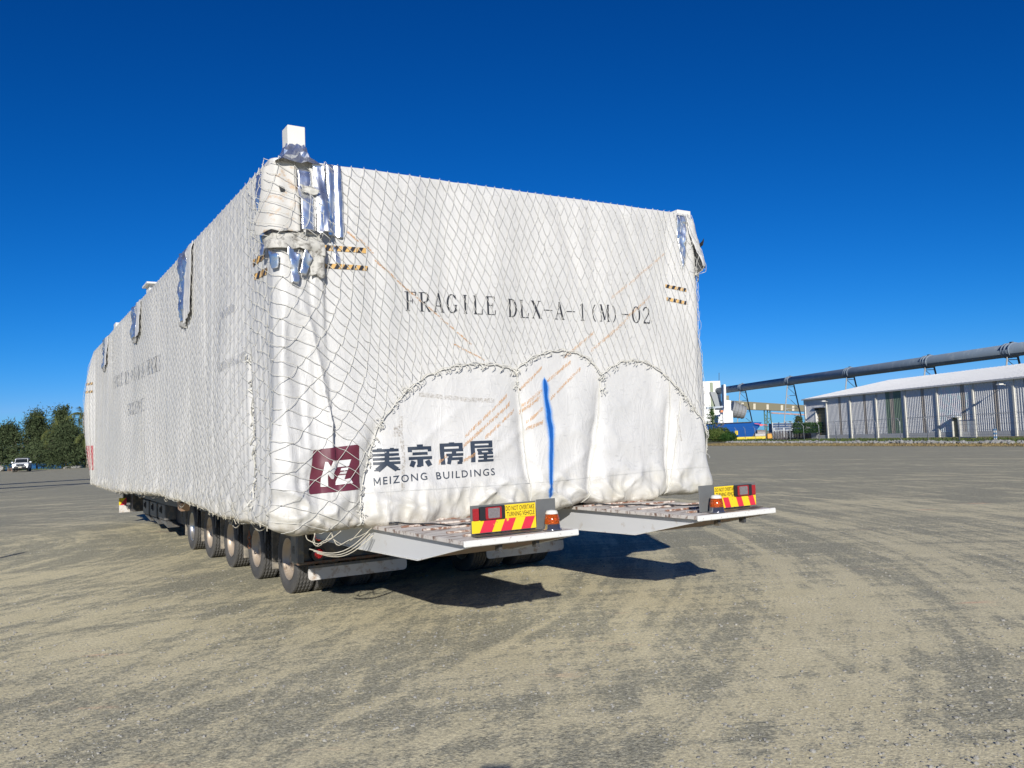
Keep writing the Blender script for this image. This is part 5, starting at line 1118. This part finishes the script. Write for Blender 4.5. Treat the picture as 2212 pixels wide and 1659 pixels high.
# ------------------------------------------------------------------ enclosed tube conveyor on trestles
pA, pB = Vector(at(1540, 846, 408)), Vector(at(2212, 753, 190)); dv = (pB - pA)
pE = pB + dv.normalized() * 60
M['tube'] = simple('grey_tube_sheet', (.17, .22, .28), .6, var=.12, sc_=.15, dirt=(.24, .29, .34), dirt_amt=.35); M['trestle'] = simple('trestle_steel', (.30, .31, .31), .6, var=.15, sc_=.2)
conv = empty('tube_conveyor'); setp(conv, 'long grey tube conveyor climbing over the shed on lattice trestles', 'conveyor')
MB().bar(pA, pE, 1.52, 28).build('conveyor_tube', M['tube'], conv, True)
dn = dv.normalized()
for i, px_ in enumerate((1604, 1707, 1836, 2007, 2186)):
    fr_ = (px_ - 1540) / 672; d_ = 1 / (1 / 408 + fr_ * (1 / 190 - 1 / 408)); t_ = (d_ - pA.y) / dv.y; c_ = pA + dv * t_
    for k in (-1.6, -.5, .9):
        MB().bar(c_ + dn * (k - .2), c_ + dn * (k + .2), 1.78, 28).build('tube_collar', M['tube'], conv, True)
    MB().box(tuple(c_ + Vector((-.25, -.5, 1.75))), tuple(c_ + Vector((.25, .5, 1.95)))).build('vent_cap', M['steel_dark'], conv)
    tr = empty('trestle'); tr.parent = conv; side = Vector((dn.y, -dn.x, 0)).normalized(); side = Vector((1, 0, 0)); z_ = c_.z - 1.5
    L_, Rr = (c_ - side * 1.2), (c_ + side * 1.2); fl_, fr2 = Vector((c_.x - 3.9, c_.y, 0)), Vector((c_.x + 4.2, c_.y, 0)); L_ = Vector((L_.x, L_.y, z_)); Rr = Vector((Rr.x, Rr.y, z_))
    MB().bar(L_, fl_, .20, 6).build('trestle_leg', M['trestle'], tr); MB().bar(Rr, fr2, .24, 6).build('trestle_leg', M['steel_dark'], tr)
    prev = None
    for j, q_ in enumerate((.04, .22, .48, .74, .96)):
        a, b = L_.lerp(fl_, q_), Rr.lerp(fr2, q_); MB().bar(a, b, .10, 5).build('cross_bar', M['trestle'], tr)
        if prev: MB().bar(prev, b, .09, 5).build('diagonal_brace', M['trestle'], tr)
        prev = a
# olive conveyor gallery with pale window panels, on a green trestle
def P3(x, y, d): return at(x, y, d)
za = lambda x, y: ((2180 + x / 4.148) / 1.44665, (1020 + y / 4.148) / 1.44665)
def ZA(x, y, d): return at(*za(x, y), d)
gal = empty('conveyor_gallery'); setp(gal, 'olive brown enclosed conveyor gallery with pale window panels between tower and shed', 'conveyor gallery')
def slab(name, quad, th, mat, par, dirv=Vector((0, 1, 0))):
    V = list(quad) + [q_ + dirv * th for q_ in quad]; n = len(quad)
    return MB().add(V, [tuple(range(n)), tuple(range(n, 2 * n))[::-1]] + [(i, (i + 1) % n, n + (i + 1) % n, n + i) for i in range(n)]).build(name, mat, par)
DG = 405
slab('gallery_body', [ZA(380, 958, DG), ZA(1420, 1024, DG), ZA(1420, 1104, DG), ZA(640, 1078, DG), ZA(560, 1020, DG), ZA(380, 1000, DG)], 4, simple('olive_cladding', (.145, .13, .075), .6, var=.08, sc_=.2), gal)
for x0_, x1_, y0_, y1_ in ((722, 752, 1000, 1077), (893, 922, 1010, 1077), (1077, 1108, 1020, 1090), (1224, 1254, 1030, 1095), (565, 598, 988, 1010)):
    slab('window_panel', [ZA(x0_, y0_, DG - .3), ZA(x1_, y0_ + 1, DG - .3), ZA(x1_, y1_, DG - .3), ZA(x0_, y1_, DG - .3)], .25, simple('pale_panel', (.5, .46, .36), .6) if x0_ == 722 else bpy.data.materials['pale_panel'], gal)
gt = empty('green_trestle'); setp(gt, 'green steel support tower under the olive conveyor gallery', 'support tower'); mg = simple('green_steel', (.05, .12, .09), .6, var=.2)
f3 = [(863, 1085), (905, 1085), (935, 1085)]; b3 = [(880, 1400), (895, 1400), (978, 1400)]
for a, b in zip(f3, b3): MB().bar(ZA(*a, DG + 2), ZA(*b, DG + 2), .28, 6).build('leg', mg, gt)
for (a, b) in (((866, 1130), (905, 1180)), ((905, 1180), (870, 1240)), ((870, 1240), (900, 1300)), ((900, 1300), (880, 1360)), ((905, 1120), (945, 1110)), ((900, 1220), (955, 1290)), ((955, 1190), (900, 1260)), ((870, 1190), (955, 1190)), ((880, 1300), (968, 1300))): MB().bar(ZA(*a, DG + 2), ZA(*b, DG + 2), .16, 5).build('brace', mg, gt)
pp = empty('sloping_pipe'); setp(pp, 'thin reddish pipe bridge sloping under the olive gallery', 'pipe'); MB().bar(ZA(955, 1122, 425), ZA(1400, 1146, 425), .35, 8).build('pipe', simple('faded_red_pipe', (.42, .27, .24), .6), pp)
for xx in (1060, 1200, 1320): MB().bar(ZA(xx, 1125 + (xx - 955) * .05, 425), ZA(xx, 1135 + (xx - 955) * .05, 425), .5, 8).build('pipe_joint', M['trestle'], pp)
# white transfer tower with green-grey bands
tw = empty('transfer_tower'); setp(tw, 'white port transfer tower with a pale green band behind the tube conveyor', 'tower'); wt = simple('white_cladding', (.68, .68, .66), .6, var=.05, sc_=.1); gb = simple('pale_green_band', (.24, .28, .19), .6)
c0 = ZA(40, 715, 400); c1 = ZA(292, 718, 400); MB().box((c0.x, 400, 0), (c1.x, 412, c0.z)).build('tower_body', wt, tw)
c2 = ZA(160, 728, 399.5); c3 = ZA(196, 728, 399.5); MB().box((c2.x, 399.4, 3), (c3.x, 399.9, c2.z)).build('green_band', gb, tw)
MB().bar(ZA(278, 720, 401), ZA(278, 600, 401), .12, 5).build('mast', M['steel_dark'], tw)
slab('painted_shadow_slab', [ZA(165, 850, 398), ZA(235, 850, 398), ZA(360, 1060, 398), ZA(240, 1060, 398)], 3, simple('painted_shadow_grey', (.25, .27, .28), .6), tw); MB().box(tuple(ZA(375, 960, 402)), tuple(ZA(405, 895, 402) + Vector((0, 6, 0)))).build('side_cabin', simple('olive_cabin', (.2, .19, .12), .6), tw)  # grey slab stands in for the diagonal shadow across the tower
# blue ship with its white crane
ship = empty('blue_ship'); setp(ship, 'moored ship with dark blue hull and white crane post', 'ship'); hb = simple('blue_hull_paint', (.008, .07, .27), .75, var=.15, sc_=.1, spec=.1)
DS = 250
hull = [ZA(120, 1268, DS), ZA(440, 1250, DS), ZA(700, 1242, DS), ZA(832, 1243, DS), ZA(800, 1300, DS), ZA(738, 1380, DS), ZA(700, 1440, DS), ZA(120, 1450, DS)]
slab('hull', hull, 12, hb, ship)
MB().bar(ZA(120, 1264, DS - .3), ZA(700, 1240, DS - .3), .12, 5).build('rail', M['steel_dark'], ship)
for xx in (585, 620, 655): MB().bar(ZA(xx, 1250, DS + 2), ZA(xx, 1240, DS + 2), .3, 8).build('bollard', M['steel_dark'], ship)
slab('crane_post', [ZA(338, 752, DS + 3), ZA(358, 750, DS + 3), ZA(366, 760, DS + 3), ZA(372, 955, DS + 3), ZA(432, 960, DS + 3), ZA(434, 1085, DS + 3), ZA(455, 1100, DS + 3), ZA(462, 1256, DS + 3), ZA(335, 1256, DS + 3), ZA(330, 1120, DS + 3), ZA(345, 1060, DS + 3)], 3, wt, ship)
slab('deck_house', [ZA(268, 1150, DS + 4), ZA(333, 1135, DS + 4), ZA(333, 1256, DS + 4), ZA(268, 1256, DS + 4)], 5, wt, ship)
slab('crane_jib', [ZA(120, 1045, DS + 2), ZA(330, 1030, DS + 2), ZA(330, 1050, DS + 2), ZA(120, 1075, DS + 2)], 1, simple('grey_jib', (.35, .40, .45), .5), ship)
slab('orange_lifeboat', [ZA(300, 1090, DS + 1), ZA(328, 1088, DS + 1), ZA(328, 1112, DS + 1), ZA(300, 1115, DS + 1)], 2, simple('orange_paint', (.8, .25, .08), .5), ship)
MB().bar(ZA(735, 1258, DS - 1), ZA(905, 1282, DS - 1), .10, 5).build('mooring_line', simple('red_line', (.75, .12, .12), .6), ship); slab('red_flag', [ZA(805, 1272, DS - 1.5), ZA(846, 1276, DS - 1.5), ZA(842, 1292, DS - 1.5), ZA(808, 1290, DS - 1.5)], .1, bpy.data.materials['red_line'], ship)
hop = empty('hopper'); setp(hop, 'grey ribbed loading chute hanging beside the white crane post', 'loading chute'); MB().bar(ZA(432, 1068, 300), ZA(610, 1120, 300), 3.0, 20, 2.2).build('chute_barrel', simple('grey_ribbed_steel', (.22, .23, .24), .6, var=.15, sc_=.3), hop)
for q_ in (.15, .4, .65, .9):
    a = ZA(432, 1068, 300).lerp(ZA(610, 1120, 300), q_); b = ZA(432, 1068, 300).lerp(ZA(610, 1120, 300), q_ + .025); rr = 3.0 - .8 * q_ + .12; MB().bar(a, b, rr, 20).build('chute_rib', M['steel_grey'], hop)
# low tanks and pipes behind the barrier
tk = MB().bar(ZA(765, 1385, 240), ZA(870, 1385, 240), .95, 16).build('storage_tank', simple('dull_tank', (.25, .22, .2), .5, var=.3), None); setp(tk, 'small horizontal tank lying past the ship bow', 'tank')
tk2 = MB().bar(ZA(740, 1412, 236), ZA(880, 1406, 236), .45, 12).build('pale_pipe', simple('pale_pipe_paint', (.5, .48, .45), .5, var=.2), None); setp(tk2, 'pale pipe on the ground beneath the small tank', 'pipe')
yb = empty('yellow_barrier'); setp(yb, 'long yellow barrier rail on the ground behind the fence', 'barrier'); ym = simple('yellow_barrier_paint', (.75, .58, .05), .5, var=.1); a, b = ZA(492, 1452, 172), ZA(972, 1438, 172); MB().bar(a, b, .28, 8).build('rail', ym, yb)
for q_ in (.0, .25, .5, .75, 1): c_ = a.lerp(b, q_); MB().box((c_.x - .25, c_.y - .3, 0), (c_.x + .25, c_.y + .5, c_.z + .2)).build('rail_foot', ym, yb)
c_ = ZA(928, 1420, 171); ob = MB().box((c_.x - .45, 170.5, 0), (c_.x + .45, 171.4, c_.z + .45)).build('orange_bin', simple('orange_bin_paint', (.75, .36, .06), .5), None, bevel=.05); setp(ob, 'orange yellow bin at the right end of the yellow barrier', 'bin')

# ------------------------------------------------------------------ fence, rocks, grass, racks and hedge in front of the shed
fence = empty('security_fence'); setp(fence, 'wire security fence with cranked steel posts behind the rocks', 'fence')
gs = simple('galvanised_post', (.30, .31, .32), .5, .4, var=.15, sc_=2)
pm = MB().bar((0, 0, 0), (0, 0, 2.05), .042, 6).bar((0, 0, 2.05), (-.30, -.02, 2.45), .035, 6).build('fence_post', gs); pmd = pm.data; bpy.data.objects.remove(pm)
fy = list(np.arange(50, 172, 5.9)); fx = lambda y: 41.9 - (y - 55) * .010
for y in fy: o = link('fence_post', pmd, fence); o.location = (fx(y), y, 0)
wl = []
for z_ in (.1, .55, 1.0, 1.5, 1.95, 2.2, 2.42): wl.append((np.array([[fx(50) - max(0, z_ - 2.05) * .8, 50, z_], [fx(172) - max(0, z_ - 2.05) * .8, 172, z_]]), .009))
for y in np.arange(50, 172, .32): wl.append((np.array([[fx(y), y, .1], [fx(y), y, 1.95]]), .004))
V, F = tubes(wl, 3); o = mesh('fence_wire', V, F, gs, fence); o['kind'] = 'stuff'
sg = MB().box((0, 0, 0), (.03, .58, .74)).build('warning_sign', M['sign_yellow'], None); c_ = ZA(475, 1380, 158); sg.location = (c_.x, c_.y - .5, c_.z - .37); sg.rotation_euler = (0, 0, R(-80)); setp(sg, 'small yellow sign hung on the fence left of the barrier', 'sign')
MB().box((-.01, .16, .2), (-.002, .42, .5)).build('print_block', M['sign_black'], sg)
n = 900; ty = rng.uniform(52, 128, n); base_x = np.interp(ty, [52, 61, 84, 128], [38.2, 36.6, 34.6, 32.5]); tx = base_x + rng.normal(0, .45, n) - .2
o = blob_field(np.stack([tx, ty, .06 + .10 * rng.random(n)], 1), rng.uniform(.09, .25, n), .28, 'rock_rubble', M['rock'], flat=.7); setp(o, 'row of broken grey rocks along the edge of the verge', 'rocks', kind='stuff')
n = 16000; ty = rng.uniform(46, 125, n); ex_ = np.interp(ty, [40, 54.7, 75, 95, 108, 150], [33.2, 32.7, 29.5, 26.5, 24.3, 22]); bxx = np.interp(ty, [52, 61, 84, 128], [38.2, 36.6, 34.6, 32.5]); tx = ex_ + (bxx - ex_) * rng.random(n) ** .8
V, F, T = leaves(np.stack([tx, ty, 0 * tx], 1), np.stack([rng.normal(0, .4, n), rng.normal(0, .4, n), np.ones(n)], 1), rng.uniform(.04, .16, n), rng.uniform(.04, .10, n), rng.uniform(0, 1, n), 5)
o = leafmesh('dry_grass', V, F, T, M['dry_grass'], None); setp(o, 'strip of dry brown grass along the yard edge', 'grass', kind='stuff')
n = 9000; ty = rng.uniform(60, 165, n); tx = rng.uniform(35.5, 48, n)
V, F, T = leaves(np.stack([tx, ty, 0 * tx], 1), np.stack([rng.normal(0, .4, n), rng.normal(0, .4, n), np.ones(n)], 1), rng.uniform(.08, .28, n), rng.uniform(.05, .12, n), rng.uniform(0, 1, n), 6)
o = leafmesh('verge_grass', V, F, T, M['bush'], None); setp(o, 'low green grass between the rocks and the shed', 'grass', kind='stuff')
def bush(name, c, size, n, mat, label, cat='bush', seed=1, leaf=.3, box_=False):
    r = np.random.default_rng(seed)
    if box_: P = r.uniform(-1, 1, (n, 3)); P[:, 2] += .25 * np.abs(vn(P[:, 0] * 4, P[:, 1] * 4, 1)) * np.sign(P[:, 2])
    else:
        P = r.normal(size=(n, 3)); P = P / np.linalg.norm(P, axis=1)[:, None] * r.uniform(.25, 1, (n, 1)) ** .5; P *= (1 + .28 * vn(P[:, 0] * 3 + seed, P[:, 2] * 3, 2))[:, None]
    P = P * np.array(size) / 2; P = P + np.array([0, 0, size[2] / 2]); P = P[P[:, 2] > 0]; n = len(P)
    D_ = r.normal(size=(n, 3)) + np.array([0, 0, .3])
    V, F, T = leaves(P, D_, r.uniform(.5, 1.2, n) * leaf, r.uniform(.5, 1.2, n) * leaf * .6, np.clip(r.uniform(-.2, 1.1, n), 0, 1), seed); o = leafmesh(name, V, F, T, mat, None); o.location = c; setp(o, label, cat); return o
c_ = ZA(1440, 1380, 131); bush('creeper_hedge', (c_.x, 131, c_.z), (4.9, 1.2, 1.5), 4500, M['hedge'], 'dark green creeper spilling over the stacked frames beside the shed', 'hedge', 2, .22, True)
c_ = ZA(250, 1478, 150); bush('fence_bush', (c_.x, 150, 0), (5.4, 3, 2.5), 5000, M['bush'], 'broad green bush behind the fence beside the module corner', 'bush', 3, .30)
c_ = ZA(400, 1478, 146); bush('fence_bush', (c_.x, 146, 0), (3.4, 2, 1.6), 2500, M['hedge'], 'darker low bush behind the fence under the yellow sign', 'bush', 4, .25)
c_ = ZA(2180, 1470, 60); bush('verge_shrub', (38.6, 61.5, 0), (2.4, 1.5, .9), 1500, M['dry_grass'], 'small scrubby shrub on the verge by the striped post', 'shrub', 5, .18)
tree('leaning_tree', tuple(Vector((ZA(200, 1400, 190).x, 190, 0))), 7.4, 2.2, 800, M['hedge'], 'slim dark leafy tree leaning out behind the module corner', None, 21, base=.35, lean=.25)
tree('leaning_tree', tuple(Vector((ZA(1320, 1400, 170).x, 170, 0))), 4.4, 2.6, 2500, M['casuarina'], 'dark spiky tree top above the stacked frames beside the shed', None, 22, base=.2)
# dark steel stillages stacked by the shed
st = empty('pallet_stack'); setp(st, 'long stack of dark rusty steel frames below the green creeper', 'stack of frames'); sd = simple('rusty_frame_steel', (.055, .045, .05), .7, var=.4, sc_=1)
a = ZA(985, 1470, 134); b = ZA(1560, 1470, 134)
for k in range(9):
    z_ = .08 + .165 * k; MB().box((a.x + (k > 7) * 1.2, 133.4, z_), (b.x - (k % 3) * .25 - (k > 5) * 1.6, 135, z_ + .065)).build('frame_layer', sd, st)
for k in range(17):
    xx = a.x + (b.x - a.x) * k / 16; MB().box((xx - .06, 133.3, 0), (xx + .06, 133.42, 1.5 if k < 12 else 1.0)).build('frame_upright', sd, st)
bf = empty('blue_rack'); setp(bf, 'long blue steel rack with pale rails in front of the shed door', 'rack'); bl = simple('blue_rack_paint', (.03, .07, .17), .6, var=.2); pr_ = simple('pale_rail_paint', (.45, .48, .50), .5)
a = ZA(962, 1245, 150); b = ZA(1640, 1235, 150)
MB().box((a.x, 150, 1.2), (b.x, 152, a.z - .2)).build('rack_body', bl, bf)
for k in range(5): MB().bar((a.x, 149.9, a.z - .15 - .42 * k), (b.x, 149.9, b.z - .15 - .42 * k), .05, 5).build('rail', pr_, bf)
for k in range(9): xx = a.x + (b.x - a.x) * k / 8; MB().box((xx - .07, 149.7, 0), (xx + .07, 149.85, a.z)).build('upright', pr_ if k % 3 == 0 else bl, bf)
gy = empty('grey_railing'); setp(gy, 'grey picket railing standing left of the dark stacked frames', 'railing'); a = ZA(985, 1320, 138); b = ZA(1245, 1320, 138)
for z_ in (a.z, a.z - .5): MB().bar((a.x, 138, z_), (b.x, 138, z_), .06, 5).build('rail', pr_, gy)
for k in range(24): xx = a.x + (b.x - a.x) * k / 23; MB().box((xx - .025, 137.97, .3), (xx + .025, 138.03, a.z - .2)).build('picket', pr_, gy)
for xx in (a.x, a.x + 1.6): MB().box((xx - .12, 137.8, 0), (xx + .12, 138, a.z)).build('railing_post', pr_, gy)
sp_ = empty('striped_post', (43.6, 77, 0)); setp(sp_, 'short white post with blue bands beside the gate on the verge', 'post')
for k in range(6): MB().lathe([(.001, .17 * k), (.14, .17 * k), (.14, .17 * k + .169), (.001, .17 * k + .1695)], 14).build('band', simple('blue_band', (.08, .22, .42), .5) if k == 1 else (bpy.data.materials['blue_band'] if k % 2 else M['post_white']), sp_)
ga = empty('steel_gate', (44.6, 82, 0), R(78)); setp(ga, 'low galvanised gate standing near the striped post', 'gate')
for z_ in (.2, 1.9): MB().bar((0, 0, z_), (5, 0, z_), .035, 6).build('rail', gs, ga)
for k in range(19): MB().bar((k * .277, 0, .2), (k * .277, 0, 1.9), .018, 5).build('gate_bar', gs, ga)

# ------------------------------------------------------------------ things outside the picture whose shadows fall into it
def off_pole(x, y, h_, label):
    e = empty('yard_post', (x, y, 0)); setp(e, label, 'post'); MB().lathe([(.06, 0), (.055, h_ - .05), (.001, h_)], 14).build('pole', gs, e); MB().lathe([(.16, 0), (.16, .03), (.001, .03)], 16).build('foot', gs, e)
off_pole(-8.83, 15.55 - 2.4 * 2.5845, 2.4, 'slim steel yard post that throws a thin shadow at the left edge')
pr2 = empty('added_shade_rack'); setp(pr2, 'unseen rack of two high pipes added left of the picture to shade the yard in two bands', 'shadow caster')  # made-up pipes on columns, added out of view to cast two shadow bands
for (x0_, y0_, x1_, y1_, z_, rr) in ((-41, 41.6 - 14.2, -25.6, 62.0 - 14.2 - 7.6, 5.5, .36), (-43, 48.2 - 18.6, -29.6, 65.5 - 18.6, 7.2, .50)):
    MB().bar((x0_, y0_, z_), (x1_, y1_, z_), rr, 10).build('pipe', gs, pr2)
for t_ in (0, .5, 1):
    x_, y_ = -41 + 15.4 * t_, 27.4 + 12.8 * t_; MB().box((x_ - .1 - 1, y_ - .1, 0), (x_ + .1 - 1, y_ + .1, 7.3)).build('column', gs, pr2)

# the photographer, standing behind the camera with a phone held up; only the phone's shadow reaches the picture
ph = MB().prism(rounded([(-.155, 1.685 - .062), (.012, 1.685 - .062), (.012, 1.765), (-.155, 1.765)], .01), 'y', -.035, -.026).build('phone', M['black_plastic'], None); setp(ph, 'black phone held sideways by the photographer', 'phone')
MB().prism([(-.148, 1.63), (.005, 1.63), (.005, 1.757), (-.148, 1.757)], 'y', -.0375, -.0352).build('screen', M['glass'], ph)
def skin_person():
    me = bpy.data.meshes.new('body')
    J = {'pel': (-.07, -.50, .95, .15, .11), 'bel': (-.07, -.49, 1.10, .14, .10), 'che': (-.07, -.48, 1.32, .165, .11), 'nec': (-.07, -.47, 1.48, .062, .06), 'hea': (-.07, -.455, 1.60, .082, .095), 'crn': (-.07, -.46, 1.685, .06, .07),
         'hl': (-.17, -.50, .90, .085, .085), 'kl': (-.18, -.47, .50, .062, .062), 'al': (-.19, -.51, .09, .045, .045), 'tl': (-.20, -.36, .035, .04, .03), 'hr': (.03, -.50, .90, .085, .085), 'kr': (.05, -.47, .50, .062, .062), 'ar': (.07, -.52, .09, .045, .045), 'tr': (.09, -.37, .035, .04, .03),
         'sl': (-.27, -.48, 1.40, .06, .06), 'el': (-.34, -.31, 1.24, .045, .045), 'wl': (-.19, -.11, 1.60, .03, .03), 'ml': (-.175, -.07, 1.67, .036, .022), 'sr_': (.13, -.48, 1.40, .06, .06), 'er': (.20, -.31, 1.24, .045, .045), 'wr': (.05, -.11, 1.60, .03, .03), 'mr': (.035, -.07, 1.67, .036, .022)}
    Ed_ = [('pel', 'bel'), ('bel', 'che'), ('che', 'nec'), ('nec', 'hea'), ('hea', 'crn'), ('pel', 'hl'), ('hl', 'kl'), ('kl', 'al'), ('al', 'tl'), ('pel', 'hr'), ('hr', 'kr'), ('kr', 'ar'), ('ar', 'tr'), ('che', 'sl'), ('sl', 'el'), ('el', 'wl'), ('wl', 'ml'), ('che', 'sr_'), ('sr_', 'er'), ('er', 'wr'), ('wr', 'mr')]
    for s_, w_, m_ in ((-1, 'wl', 'ml'), (1, 'wr', 'mr')):
        bx_ = J[m_][0]
        for k in range(4):
            n0 = '%s%d' % (m_, k); z_ = 1.695 - .018 * k; J[n0] = (bx_ - s_ * .0, -.055, z_, .009, .009); J[n0 + 'b'] = (bx_ - s_ * .012, -.018, z_, .008, .008); J[n0 + 'c'] = (bx_ - s_ * .035, -.016, z_ + .002, .007, .007); Ed_ += [(m_, n0), (n0, n0 + 'b'), (n0 + 'b', n0 + 'c')]
        J[m_ + 't'] = (bx_ - s_ * .03, -.055, 1.64, .010, .010); J[m_ + 'u'] = (bx_ - s_ * .055, -.046, 1.66, .009, .009); Ed_ += [(m_, m_ + 't'), (m_ + 't', m_ + 'u')]
    K = list(J); me.from_pydata([J[k][:3] for k in K], [(K.index(a), K.index(b)) for a, b in Ed_], []); o = bpy.data.objects.new('person', me); col.objects.link(o)
    sk = o.modifiers.new('skin', 'SKIN'); sk.use_smooth_shade = True
    for i, k in enumerate(K): me.skin_vertices[0].data[i].radius = J[k][3:5]
    me.skin_vertices[0].data[0].use_root = True; ss_ = o.modifiers.new('sub', 'SUBSURF'); ss_.levels = 1; ss_.render_levels = 2
    me.materials.append(simple('hi_vis_shirt', (.7, .35, .05), .8)); return o
person = skin_person(); setp(person, 'photographer in an orange work shirt holding up a phone with both hands', 'person')
MB().lathe([(.001, 1.715), (.06, 1.705), (.088, 1.66), (.09, 1.63), (.001, 1.63)], 20, c=(-.07, -.46, 0)).box((-.13, -.38, 1.628), (-.01, -.30, 1.640)).build('cap', M['navy'], person)
for s_ in (-1, 1): MB().box((-.07 + s_ * .035 - .013, -.372, 1.60), (-.07 + s_ * .035 + .013, -.366, 1.612)).build('eye', M['black_ink'], person)
